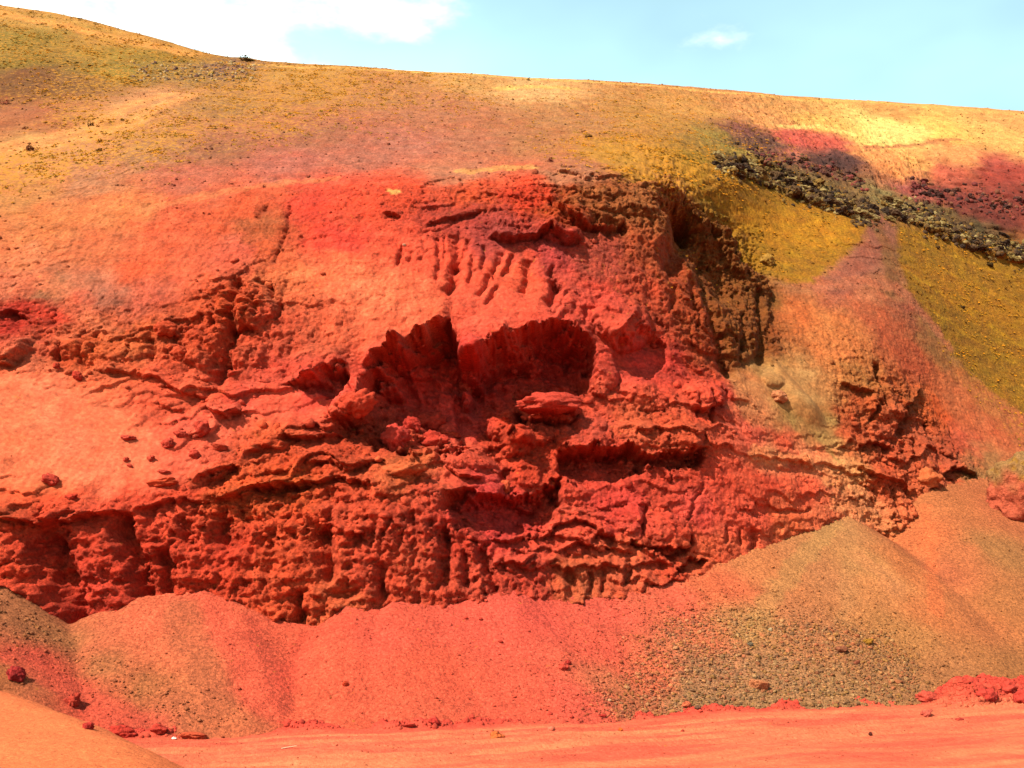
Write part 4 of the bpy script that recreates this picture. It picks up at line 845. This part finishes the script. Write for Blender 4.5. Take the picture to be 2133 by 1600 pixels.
def tagged(o, label, cat, group=None):
    o['label'] = label; o['category'] = cat
    if group: o['group'] = group
    return o
def put_rock(name, px, py, w, h, c, label, me, depth=None, sink=0.3, rot=None, cat='rock', group=None, out=0.0):
    p = hit(px, py + h * 0.25); s = p.y / F
    o = bpy.data.objects.new(name, me); COL.objects.link(o)
    hw, hh = 0.5 * w * s * 1.12, 0.5 * h * s * 1.12
    o.scale = (hw, (depth * s * 0.5) if depth else 0.5 * (hw + hh), hh)
    o.rotation_euler = (rr.uniform(-.15, .15), math.radians(rot) if rot is not None else rr.uniform(-.2, .2), rr.uniform(-.3, .3))
    o.location = (p.x, p.y - o.scale[1] * (0.15 + out), p.z + hh * 0.25)
    o.color = (*[float(v) for v in alb(c)], 1)
    return tagged(o, label, cat, group)
RED, DRED, ORG = (232,84,62), (200,62,48), (240,112,68)
K = 0
for px, py, w, h, c, lab, kind, rot in [
 (970,801,28,40,(235,92,72),'small upright red knob of rock standing alone inside the dark hollow','rock',-8),
 (1143,838,122,40,(232,88,68),'long rounded red slab lying across the right mouth of the hollow','rock',-6),
 (1193,811,34,15,(235,92,70),'thin flat stone resting on the right end of the long slab','slab',2),
 (825,910,60,56,(232,85,70),'largest rounded red boulder at the left of the pile below the hollow','rock',25),
 (892,874,60,40,(230,84,64),'red boulder at the top of the rock pile below the hollow','rock',-20),
 (902,916,56,36,(228,80,60),'low red boulder in the middle front of the rock pile below the hollow','rock',5),
 (940,903,36,16,(235,90,64),'thin pointed stone at the right end of the rock pile below the hollow','slab',8),
 (858,884,34,32,(222,74,58),'small red boulder wedged between the two big boulders of the pile','rock',0),
 (838,976,94,40,(238,122,76),'cracked pale orange slab lying flat on the rough cliff top','slab',-8),
 (1052,1012,24,28,(242,110,72),'small orange knob on the ledge above the lower dark recess','rock',0),
 (742,834,72,50,(235,92,64),'pale red tongue of rock jutting between the two dark hollows','rock',-28),
 (1930,993,46,36,(240,130,80),'round orange boulder perched at the top of the right scree','rock',8),
 (375,734,36,30,(235,98,62),'round red boulder lying at the left foot of the fluted crag','rock',10),
 (345,686,44,34,(225,92,55),'knobbly orange rock on the slope left of the fluted crag','rock',-20),
 (267,910,30,15,(232,96,75),'flat red stone alone on the upper sand slope at left','slab',4),
 (351,923,28,22,(230,92,72),'wedge shaped red stone on the sand slope below two others','rock',-20),
 (376,903,24,16,(228,90,70),'small low red stone just above the wedge shaped one','rock',-10),
 (420,890,30,28,(228,88,68),'tallest red stone on the sand slope, leaning right','rock',-30),
 (405,945,22,20,(230,90,70),'round dark shadowed stone on the sand slope near the cliff edge','rock',0),
 (459,929,30,18,(222,90,62),'flat brown red stone nearest the rough ledges on the sand slope','slab',6),
 (314,954,15,15,(232,95,72),'small round stone alone in the middle of the sand slope','rock',0),
 (263,957,14,11,(232,95,74),'upper one of two pebbles lying close together on the sand slope','rock',0),
 (270,969,11,8,(230,92,72),'lower one of two pebbles lying close together on the sand slope','rock',0),
 (341,981,24,11,(232,96,75),'thin flat stone just above the long ledge rock on the sand slope','slab',5),
 (340,1003,54,20,(238,100,62),'long low red rock at the bottom edge of the sand slope','slab',-8),
 (105,998,34,22,(225,85,66),'biggest red stone among rubble at the lower left of the sand slope','rock',10),
 (148,1034,24,14,(225,80,58),'dark red stone at the brink of the cliff below the rubble','rock',0),
 (118,762,15,15,(230,90,64),'small stone at the left foot of the pale fluted band','rock',0),
 (162,781,19,19,(225,82,60),'red stone hanging at the lower edge of the pale fluted band','rock',0),
 (1173,1387,20,16,(238,96,78),'larger pale red stone of a touching pair on the red scree','rock',10),
 (1183,1379,13,11,(205,66,56),'smaller dark stone of a touching pair on the red scree','rock',0),
 (971,1287,8,7,(215,80,62),'left one of two specks of stone near the top of the scree','stone',0),
 (1002,1289,9,8,(215,80,62),'right one of two specks of stone near the top of the scree','stone',0),
 (1043,1336,11,6,(205,74,58),'thin dark stone alone on the smooth middle scree','stone',0),
 (720,1424,13,13,(240,92,58),'bright orange red stone alone on the left middle scree','stone',0),
 (1033,1533,28,20,(250,130,72),'bright orange block at the toe of the scree beside the road','rock',6),
 (905,1502,24,16,(222,74,64),'red clod at the scree toe left of the bright orange block','rock',20),
 (850,1509,32,10,(232,90,72),'long flat crust of red earth at the scree toe','slab',-8),
 (1190,1492,9,11,(235,98,80),'small upright red stone at the scree toe right of centre','stone',0),
 (1255,1490,16,7,(225,74,64),'flat red stone where the scree turns grey at its toe','stone',0),
 (1270,1459,9,8,(250,190,150),'pale cream stone at the border of red and grey scree','stone',0),
 (1292,1519,11,9,(250,125,55),'small bright orange stone on the road edge','stone',0),
 (1148,1517,15,10,(245,140,112),'pale pink stone in the toe rubble left of the small orange stone','stone',0),
 (34,1403,34,32,(195,62,58),'dark red clod in the red earth streak at the far left','rock',0),
 (152,1457,30,32,(225,88,68),'pointed red clod halfway down the red earth streak at left','rock',-15),
 (185,1512,26,18,(222,72,62),'small red clod at the left end of the line of clods','rock',0),
 (258,1522,52,28,(225,76,60),'biggest red clod at the foot of the red earth streak','rock',0),
 (330,1517,34,18,(228,84,66),'low red clod between the biggest clod and the flat orange one','rock',8),
 (405,1529,50,20,(240,110,74),'flat orange red clod at the right end of the line of clods','slab',4),
 (1750,1352,26,13,(178,110,80),'dark brown elongated stone in the middle of the grey gravel','rock',-10),
 (1806,1335,22,15,(195,140,55),'ochre stone with yellow crust on the grey gravel','rock',0),
 (1783,1379,16,9,(180,105,78),'brown stone tilted below the dark elongated stone','stone',-25),
 (1580,1421,40,28,(232,150,105),'large flat pinkish slab of crust lying on the grey gravel','slab',10),
 (1868,1418,22,12,(222,140,96),'flat pink stone on the gravel left of the red berm','slab',5),
 (1430,1467,20,16,(235,128,92),'pinkish stone at the lower left edge of the grey gravel','rock',0),
 (1453,1473,13,11,(140,100,80),'dark grey stone beside the pinkish one at the gravel edge','stone',0),
 (1604,1311,9,9,(225,200,160),'pale grey stone at the upper edge of the coarse gravel','stone',0),
 (1562,1341,12,10,(140,125,105),'grey stone on the left upper part of the coarse gravel','stone',0),
 (2052,1446,38,36,(232,86,72),'large red clod with a shadowed hollow side on the right berm','rock',-25),
 (2098,1432,30,24,(235,92,76),'rounded red clod on the crest of the right berm','rock',0),
 (2124,1452,28,38,(228,84,70),'tall red clod at the right end of the berm','rock',10),
 (1930,1452,44,26,(245,105,85),'broad pale red clod at the left end of the right berm','rock',5),
 (1926,1484,24,18,(245,120,100),'pale pink clod at the foot of the right berm','rock',0),
 (1998,1498,16,10,(210,80,66),'small dark clod on the road in front of the right berm','stone',0),
 (1813,1529,8,10,(120,60,50),'single dark stone lying on the road','stone',0),
 (1422,1522,9,7,(205,80,62),'single reddish stone on the road near the gravel','stone',0),
 (1597,542,30,26,(205,155,75),'ochre block on the right brink of the brown spur','rock',0),
 (1620,826,34,26,(232,150,105),'crumbling pinkish lump standing out of the pale upper cone','rock',-15),
 (2061,551,16,11,(90,68,30),'dark rock alone on the olive slope at right','stone',0),
 (1952,515,10,7,(110,80,40),'small dark rock near the top of the right olive slope','stone',0),
 (2005,640,12,7,(105,80,40),'dark rock low on the right olive slope','stone',0),
 (1226,283,16,9,(150,105,50),'ochre rock on the brown hillside above the spur','stone',0),
 (842,510,8,6,(245,180,150),'tiny pale stone on the smooth red slope left of the rills','stone',0)]:
    me = {'rock': ROCKS, 'slab': SLABS, 'stone': STONES}[kind]; K += 1
    nm = 'boulder' if max(w, h) > 24 else 'stone'
    put_rock(nm, px, py, w, h, c, lab, me[K % len(me)], rot=rot, cat='boulder' if nm == 'boulder' else 'stone')

# mound at the right edge
bm = bmesh.new(); bmesh.ops.create_icosphere(bm, subdivisions=6, radius=1.0)
for v in bm.verts:
    n = v.co.normalized()
    v.co = n * (1 + 0.30 * mnoise.noise(n * 1.6) + 0.14 * mnoise.noise(n * 4.5) + 0.05 * mnoise.noise(n * 11) + 0.03 * mnoise.noise(n * 24))
me = bpy.data.meshes.new('mound'); bm.to_mesh(me); bm.free()
cc = np.ones((len(me.vertices), 4), np.float32)
for i, v in enumerate(me.vertices):
    n = v.co; a = sst(-0.15, 0.35, n.z + 0.35 * mnoise.noise(n * 3.0)); b = sst(0.2, 0.45, mnoise.noise(n * 4.0 + Vector((3, 1, 8))))
    c = srgb((225,115,85)) * (1 - a) + srgb((190,142,92)) * a
    c = c * (1 - b * a * .8) + srgb((205,150,60)) * b * a * .8
    cc[i, :3] = c ** 1.1 * ALB
me.attributes.new('soil', 'FLOAT_COLOR', 'POINT').data.foreach_set('color', cc.ravel())
me.attributes.new('crumble', 'FLOAT', 'POINT').data.foreach_set('value', np.ones(len(me.vertices), np.float32))
for f in me.polygons: f.use_smooth = True
me.materials.append(M_cliff)
o = bpy.data.objects.new('mound', me); COL.objects.link(o)
D = 79.0; p = w3(2158, 1035, D); s_ = D / F
o.location = p; o.scale = (100 * s_, 80 * s_, 98 * s_); o.rotation_euler = (0, math.radians(12), 0.4)
tagged(o, 'rounded earth mound with grey green crust and yellow patch at the right edge', 'mound')

# ---- shrubs on the hill
def shrub_mesh(seed, n=90):
    rs = random.Random(seed); V, Fc = [], []
    for i in range(n):
        a = rs.uniform(0, 6.283); e = math.acos(rs.uniform(0, 1)); r = rs.uniform(0.35, 1.0) * (1 + 0.3 * math.sin(3 * a + seed))
        p = Vector((math.cos(a) * math.sin(e), math.sin(a) * math.sin(e), math.cos(e) * 0.8)) * r
        d = Vector((rs.gauss(0, 1), rs.gauss(0, 1), rs.gauss(.6, 1))).normalized(); u = d.orthogonal().normalized()
        L_ = rs.uniform(.18, .34); k = len(V)
        V += [p - u * L_ * .4, p + u * L_ * .4, p + d * L_ + u * L_ * .2, p + d * L_ - u * L_ * .2]; Fc.append((k, k + 1, k + 2, k + 3))
    for i in range(7):                                   # stems
        a = i * 0.9; t_ = Vector((math.cos(a) * .6, math.sin(a) * .6, .6)); k = len(V)
        V += [Vector((-.04, 0, -.1)), Vector((.04, 0, -.1)), t_ + Vector((.02, 0, 0)), t_ - Vector((.02, 0, 0))]; Fc.append((k, k + 1, k + 2, k + 3))
    m = bpy.data.meshes.new('shrub'); m.from_pydata(V, [], Fc); m.materials.append(M_plant); return m
SHR = [shrub_mesh(i) for i in range(5)]
WIDE = shrub_mesh(9, 420)
for i, (px, py, w, h, c, lab) in enumerate([
 (65,311,24,15,(120,60,25),'round dark brown shrub on the pale track at the far left'),
 (12,215,26,16,(165,80,50),'reddish brown shrub at the left edge of the hillside'),
 (52,267,16,9,(135,70,35),'small brown shrub between the red brown one and the pale track'),
 (190,260,15,12,(110,70,25),'dark shrub beside the upper pale track, with small ones round it'),
 (204,262,10,8,(160,90,30),'small ochre shrub touching the dark one beside the upper track'),
 (210,293,16,9,(170,105,20),'upper orange shrub of the loose cluster below the tracks'),
 (222,300,16,8,(165,100,20),'middle orange shrub of the loose cluster below the tracks'),
 (208,313,22,10,(130,85,25),'lowest and darkest shrub of the loose cluster below the tracks'),
 (482,382,12,9,(135,55,35),'dark shrub above the red rim, left one of the line'),
 (550,388,11,8,(130,55,35),'dark shrub above the red rim, second in the line'),
 (643,367,11,9,(130,60,40),'dark shrub above the red rim, third in the line'),
 (678,359,10,7,(125,60,40),'upper shrub of a close pair above the red rim'),
 (674,369,8,6,(125,60,40),'lower shrub of a close pair above the red rim'),
 (256,385,8,8,(140,60,35),'tiny dark shrub on the orange brown slope below the yellow patches'),
 (1146,335,18,11,(120,50,35),'lone dark red brown shrub left of the yellow flowered patch'),
 (1310,377,10,7,(120,60,45),'small dark shrub on the brink of the brown spur'),
 (77,16,9,6,(150,110,40),'low bush on the skyline near the left corner'),
 (166,38,10,6,(110,85,30),'dark low bush on the descending skyline at left'),
 (200,48,10,6,(105,80,30),'next low bush down the descending skyline at left'),
 (1100,160,13,6,(150,110,45),'low bush on the skyline in the middle of the ridge'),
 (515,122,44,11,(150,120,25),'broad olive bush bulging on the skyline where the far slope ends')]):
    p = hit(px, py + 2) if py > 60 or px > 300 else hit(px, py + 3)
    if p.y > 165: p = hit(px, py + 7)
    s_ = p.y / F; o = bpy.data.objects.new('shrub', WIDE if w > 40 else SHR[i % 5]); COL.objects.link(o)
    o.location = (p.x, p.y, p.z - (0.45 if w > 40 else 0.1)); o.scale = (w * s_ * .55, w * s_ * .5, h * s_ * 1.0); o.rotation_euler = (0, 0, i * 1.3)
    o.color = (*[float(v) * 0.5 for v in srgb(c)], 1)
    tagged(o, lab, 'shrub', 'shrubs on the hillside')

# ---- scatter of many small things as one mesh
def scatter(name, T, tf, P, S, colr, mat, rs, squash=(0.6, 1.0), up=0.0, lean=0.0):
    n = len(P); nv = len(T)
    a = rs.rand(n) * 6.283; c, sn = np.cos(a)[:, None], np.sin(a)[:, None]
    q = T[None] * (S[:, None, None]) * np.stack([rs.uniform(.7, 1.3, n), rs.uniform(.7, 1.3, n), rs.uniform(*squash, n)], -1)[:, None]
    tilt = rs.uniform(-.5, .5, n)[:, None] * (0.3 if lean else 1.0)
    x, y, z = q[..., 0], q[..., 1], q[..., 2]
    y, z = y * np.cos(tilt) - z * np.sin(tilt), y * np.sin(tilt) + z * np.cos(tilt)
    x, y = x * c - y * sn, x * sn + y * c
    V = np.stack([x, y, z + lean * y], -1) + P[:, None]; V[..., 2] += up * S[:, None]
    f = (tf[None] + (np.arange(n) * nv)[:, None, None]).reshape(-1, tf.shape[1])
    me = bpy.data.meshes.new(name)
    me.vertices.add(n * nv); me.vertices.foreach_set('co', V.astype(np.float32).ravel())
    me.loops.add(f.size); me.loops.foreach_set('vertex_index', f.ravel().astype(np.int32))
    me.polygons.add(len(f)); me.polygons.foreach_set('loop_start', np.arange(0, f.size, f.shape[1], dtype=np.int32))
    ca = me.attributes.new('soil', 'FLOAT_COLOR', 'POINT'); cc = np.ones((n * nv, 4), np.float32); cc[:, :3] = np.repeat(colr, nv, 0)
    ca.data.foreach_set('color', cc.ravel()); me.attributes.new('crumble', 'FLOAT', 'POINT').data.foreach_set('value', np.ones(n * nv, np.float32)); me.update(calc_edges=True); me.materials.append(mat)
    o = bpy.data.objects.new(name, me); COL.objects.link(o); o['kind'] = 'stuff'; return o
bm = bmesh.new(); bmesh.ops.create_icosphere(bm, subdivisions=1, radius=1.0)
rs = np.random.RandomState(3)
bm.verts.ensure_lookup_table(); bm.faces.ensure_lookup_table()
ST = np.array([v.co[:] for v in bm.verts]) * (0.75 + 0.5 * rs.rand(len(bm.verts)))[:, None]; SF = np.array([[v.index for v in f.verts] for f in bm.faces]); bm.free()
TV, TF = [], []
for i in range(7):
    a = i * 0.898; r = 0.9; k = len(TV)
    TV += [(0.35 * math.cos(a + .9), 0.35 * math.sin(a + .9), 0), (0.35 * math.cos(a - .9), 0.35 * math.sin(a - .9), 0), (r * math.cos(a), r * math.sin(a), 0.45 - 0.1 * (i % 3))]; TF.append((k, k + 1, k + 2))
for i in range(3):
    a = i * 2.1; k = len(TV)
    TV += [(0.4 * math.cos(a), 0.4 * math.sin(a), 0.1), (-0.4 * math.cos(a), -0.4 * math.sin(a), 0.1), (0.1 * math.cos(a + 1), 0.1 * math.sin(a + 1), 1.0)]; TF.append((k, k + 1, k + 2))
TV = np.array(TV); TF = np.array(TF)
def face_pts(w, n, rs):
    """random points of the hill face, weight w per vertex"""
    w = (w * np.gradient(Xg, axis=1) * np.abs(np.gradient(Zg, axis=0))).ravel(); w = np.cumsum(w); i = np.searchsorted(w, rs.rand(n) * w[-1]); i = np.clip(i, 0, w.size - 1)
    jx = rs.uniform(-.5, .5, n) * np.gradient(xs)[i % NC]; sl_ = np.clip(np.gradient(Yg, axis=0) / np.gradient(Zg, axis=0), -1, 3).ravel()[i]
    jz = rs.uniform(-.5, .5, n) * np.clip(np.gradient(Zg, axis=0).ravel()[i], 0, .3)
    return np.stack([Xg.ravel()[i] + jx, Yg.ravel()[i] + jz * sl_, Zg.ravel()[i] + jz], -1), i
inview = ((np.abs(Xg / Yg) < 0.50) & (Zg > 8)).astype(float)
pat = sst(-0.25, 0.35, fbm(Xg * 0.35, Zg * 0.6, 601, 3))
wv = np.clip(VG - 0.08, 0, 1) ** 1.3 * (VG > 0.16) * inview * (0.04 + pat ** 1.6) * (1 - nose_mask * 0.7)
P, ii = face_pts(wv, 15000, rs)
g = rs.rand(len(P), 1); cv = srgb((226,142,22)) * g + srgb((150,112,30)) * (1 - g)
scatter('ground_cover', TV, TF, P, 0.07 + 0.17 * rs.rand(len(P)) ** 2, cv * ALB * 1.5, M_road, rs, (0.25, 0.5), 0.02, 0.62)
whl = inview * (0.05 + (RG > 0.045)) * (sst(27, 33, Zg) * 0.7 + 0.02 + 0.8 * (RG > 0.12) * (Zg > 14) * 0.3) * (1 - 0.8 * (VG > .6))
P, ii = face_pts(whl, 6000, rs)
scatter('hill_stones', ST, SF, P, 0.04 + 0.13 * rs.rand(len(P)) ** 4, Cg.reshape(-1, 3)[ii] * (0.55 + 0.6 * rs.rand(len(P), 1)), M_cliff, rs)
# broken rubble lying on the ledges and in the hollows
wr_ = inview * (Zg < 36) * np.clip(1.2 * LG + 0.9 * np.clip(RG - 0.1, 0, 1) + 0.5 * np.clip(CUT, 0, 1), 0, 2) * vis_v
wr_ = wr_ * (LG > 0.15) * (RG > 0.08)
P, ii = face_pts(wr_, 4200, rs)
scatter('rubble', ST, SF, P, 0.04 + 0.08 * rs.rand(len(P)) ** 2 + 0.26 * rs.rand(len(P)) ** 14, Cg.reshape(-1, 3)[ii] * (0.8 + 0.4 * rs.rand(len(P), 1)), M_cliff, rs, (0.5, 1.0))
# gravel on the scree
qs = np.array([hit(px, py)[:2] for px, py in [(1270,1480),(1400,1300),(1550,1290),(1700,1310),(1850,1330),(1900,1400),(1870,1450),(1700,1475),(1500,1490)]])
gw = np.exp(-np.clip(poly_sd(qs, SXg, SYg), 0, 99) / 1.6)
ql = np.array([hit(px, py)[:2] for px, py in [(0,1250),(100,1320),(300,1430),(450,1500),(380,1500),(150,1400),(0,1330)]])
gw = gw + 0.30 * np.exp(-np.clip(poly_sd(ql, SXg, SYg), 0, 99) / 0.8) + 0.035
gw = gw * (SZg > -0.05) * (SYg < np.interp(SXg, ex, Dd)) * (np.abs(SXg / SYg) < .5)
cw = np.cumsum(gw.ravel()); ii = np.clip(np.searchsorted(cw, rs.rand(21000) * cw[-1]), 0, cw.size - 1)
P = np.stack([SXg.ravel()[ii], SYg.ravel()[ii], SZg.ravel()[ii]], -1) + np.c_[rs.uniform(-.06, .06, (len(ii), 2)), np.zeros(len(ii))]
gm = np.clip(gw.ravel()[ii], 0, 1)[:, None]; gc = SC_C.reshape(-1, 3)[ii]
tint = np.array([alb(c) for c in [(160,130,100),(215,155,100),(120,98,80),(205,115,82),(215,175,125),(185,140,70)]])[rs.randint(0, 6, len(ii))]
gc = gc * (1 - 0.5 * gm) + tint * 0.5 * gm
scatter('gravel', ST, SF, P, (0.018 + 0.048 * rs.rand(len(P)) ** 2 + 0.10 * rs.rand(len(P)) ** 10) * (0.8 + 0.4 * gm[:, 0]), gc * (0.7 + 0.5 * rs.rand(len(P), 1)), M_scree, rs, (0.5, 0.9))
# crumbs along the toe of the scree and on the berm
wb = (berm > 0.12) * (np.abs(RX / RY) < .5) * (0.3 + bigr)
cw = np.cumsum(wb.ravel()); ii = np.clip(np.searchsorted(cw, rs.rand(6500) * cw[-1]), 0, cw.size - 1)
P = np.stack([RX.ravel()[ii], RY.ravel()[ii], RZ.ravel()[ii]], -1)
scatter('clods', ST, SF, P, 0.03 + 0.07 * rs.rand(len(P)) ** 2 + 0.18 * rs.rand(len(P)) ** 9, RC.reshape(-1, 3)[ii] * (0.75 + 0.35 * rs.rand(len(P), 1)), M_road, rs)

wr = ((dt > 0) & (dt < 16) & (np.abs(RX / RY) < .5)).astype(float) * (0.15 + sst(0, .6, fbm(RX * .3, dt * 1.2, 611, 3)))
cw = np.cumsum(wr.ravel()); ii = np.clip(np.searchsorted(cw, rs.rand(3500) * cw[-1]), 0, cw.size - 1)
P = np.stack([RX.ravel()[ii], RY.ravel()[ii], RZ.ravel()[ii]], -1) + np.c_[rs.uniform(-.05, .05, (len(ii), 2)), np.zeros(len(ii))]
scatter('road_grit', ST, SF, P, 0.014 + 0.05 * rs.rand(len(P)) ** 3, RC.reshape(-1, 3)[ii] * (0.6 + 0.5 * rs.rand(len(P), 1)), M_road, rs)

# ---- lava rocks in the bands across the upper right slope
def band(pts, n, wd):
    out = []; P = np.array(pts, float); seg = np.hypot(*(P[1:] - P[:-1]).T); cs = np.r_[0, np.cumsum(seg)]
    for _ in range(n):
        d = rr.random() * cs[-1]; i = min(int(np.searchsorted(cs, d)) - 1, len(seg) - 1); i = max(i, 0)
        f = (d - cs[i]) / seg[i]; q = P[i] * (1 - f) + P[i + 1] * f
        out.append((q[0] + rr.uniform(-6, 6), q[1] + max(-1.6, min(1.6, rr.gauss(0, .55))) * wd))
    return out
LAVA = [(92,66,44),(115,84,52),(150,122,66),(178,150,92),(125,92,50),(72,52,38),(100,72,48),(70,52,38),(150,112,52)]
CRIM = [(130,60,54),(155,76,64),(100,60,50),(84,52,44),(140,84,60)]
nb = 0
small = []
for pts, n, wd, pal, lab, grp, smin, smax in [
  ([(1490,346),(1560,352),(1620,372),(1700,408),(1770,432),(1822,452)], 125, 22, LAVA, 'lava rock in the band above the left olive slope', 'lava rocks above the left olive slope', 9, 26),
  ([(1840,430),(1900,445),(1980,480),(2060,505),(2140,530)], 95, 22, LAVA, 'lava rock in the band above the right olive slope', 'lava rocks above the right olive slope', 8, 24),
  ([(1560,322),(1660,340),(1740,360),(1800,385)], 35, 14, CRIM + LAVA[:2], 'lava rock below the pale yellow patch', 'purple lava rocks below the yellow patch', 7, 15),
  ([(1900,395),(1980,410),(2060,420),(2140,430)], 42, 24, CRIM, 'lava rock on the crimson slope at the right edge', 'crimson lava rocks at the right edge', 8, 18)]:
    for (px, py) in band(pts, n, wd):
        p = hit(px, py); s_ = p.y / F
        if p.y > 165: continue
        w = rr.uniform(smin, smax) * (0.6 + 0.4 * rr.random()); o = bpy.data.objects.new('lava_rock', LROCK[nb % 7]); COL.objects.link(o); nb += 1
        k_ = w * s_ * .5
        o.scale = (k_ * rr.uniform(1.0, 1.9), k_, k_ * rr.uniform(.5, .9)); o.rotation_euler = (rr.uniform(-.4, .4), rr.uniform(.0, .5), rr.uniform(-.6, .6))
        o.location = (p.x, p.y, p.z + k_ * .05); pc = rr.choice(pal); o.color = (*[float(v) * 0.45 for v in srgb(pc)], 1)
        tone_ = 'pale lichen covered' if sum(pc) > 420 else ('ochre flecked' if sum(pc) > 250 else 'bare dark')
        tagged(o, ('large ' if w > 0.68 * smax else 'small ') + tone_ + ' ' + lab, 'lava rock', grp)
    for (px, py) in band(pts, n * 5, wd * 1.25):
        p = hit(px, py)
        if p.y < 165: small.append((p.x, p.y, p.z, *(srgb(rr.choice(pal)) * 0.5)))
small = np.array(small)
scatter('lava_rubble', ST, SF, small[:, :3], 0.10 + 0.28 * rs.rand(len(small)) ** 2, small[:, 3:], M_cliff, rs)
# rubble at the far left crest and dumped litter
P0 = [hit(rr.uniform(270, 530), rr.uniform(128, 170)) for _ in range(420)]
P0 = np.array([p[:] for p in P0 if p.y < 165])
scatter('crest_rubble', ST, SF, P0, 0.08 + 0.22 * rs.rand(len(P0)) ** 2, np.array([srgb(rr.choice([(150,115,85),(195,160,110),(110,75,60),(185,140,60)])) * .55 for _ in P0]), M_cliff, rs)

p = hit(362, 1540); o = bpy.data.objects.new('paper_scrap', None)
bm = bmesh.new()
vs_ = [bm.verts.new(v) for v in [(-.1, -.05, .01), (.09, -.06, .03), (.11, .05, .05), (.0, .02, .1), (-.09, .06, .06)]]
bm.faces.new(vs_[:4]); bm.faces.new([vs_[0], vs_[3], vs_[4]])
bmesh.ops.solidify(bm, geom=bm.faces[:], thickness=0.006)
me = bpy.data.meshes.new('paper_scrap'); bm.to_mesh(me); bm.free(); me.materials.append(M_plant)
bpy.data.objects.remove(o); o = bpy.data.objects.new('paper_scrap', me); COL.objects.link(o); o.location = p; o.color = (.8, .78, .72, 1)
tagged(o, 'small white crumpled scrap lying on the road edge at left', 'litter')
p = hit(602, 1561); bm = bmesh.new()
prev = None
for i in range(7):
    t_ = i / 6; r = 0.022 * (1 - .5 * t_); c0 = Vector((-.28 + .56 * t_, .05 * math.sin(3 * t_), .03 + .10 * t_))
    ring = [bm.verts.new(c0 + Vector((0, math.cos(a) * r, math.sin(a) * r))) for a in (0, 1.57, 3.14, 4.71)]
    if prev:
        for j in range(4): bm.faces.new((prev[j], prev[(j + 1) % 4], ring[(j + 1) % 4], ring[j]))
    prev = ring
me = bpy.data.meshes.new('stick'); bm.to_mesh(me); bm.free(); me.materials.append(M_plant)
o = bpy.data.objects.new('stick', me); COL.objects.link(o); o.location = p; o.color = (.42, .28, .17, 1)
tagged(o, 'thin pale dry stick lying on the road', 'stick')
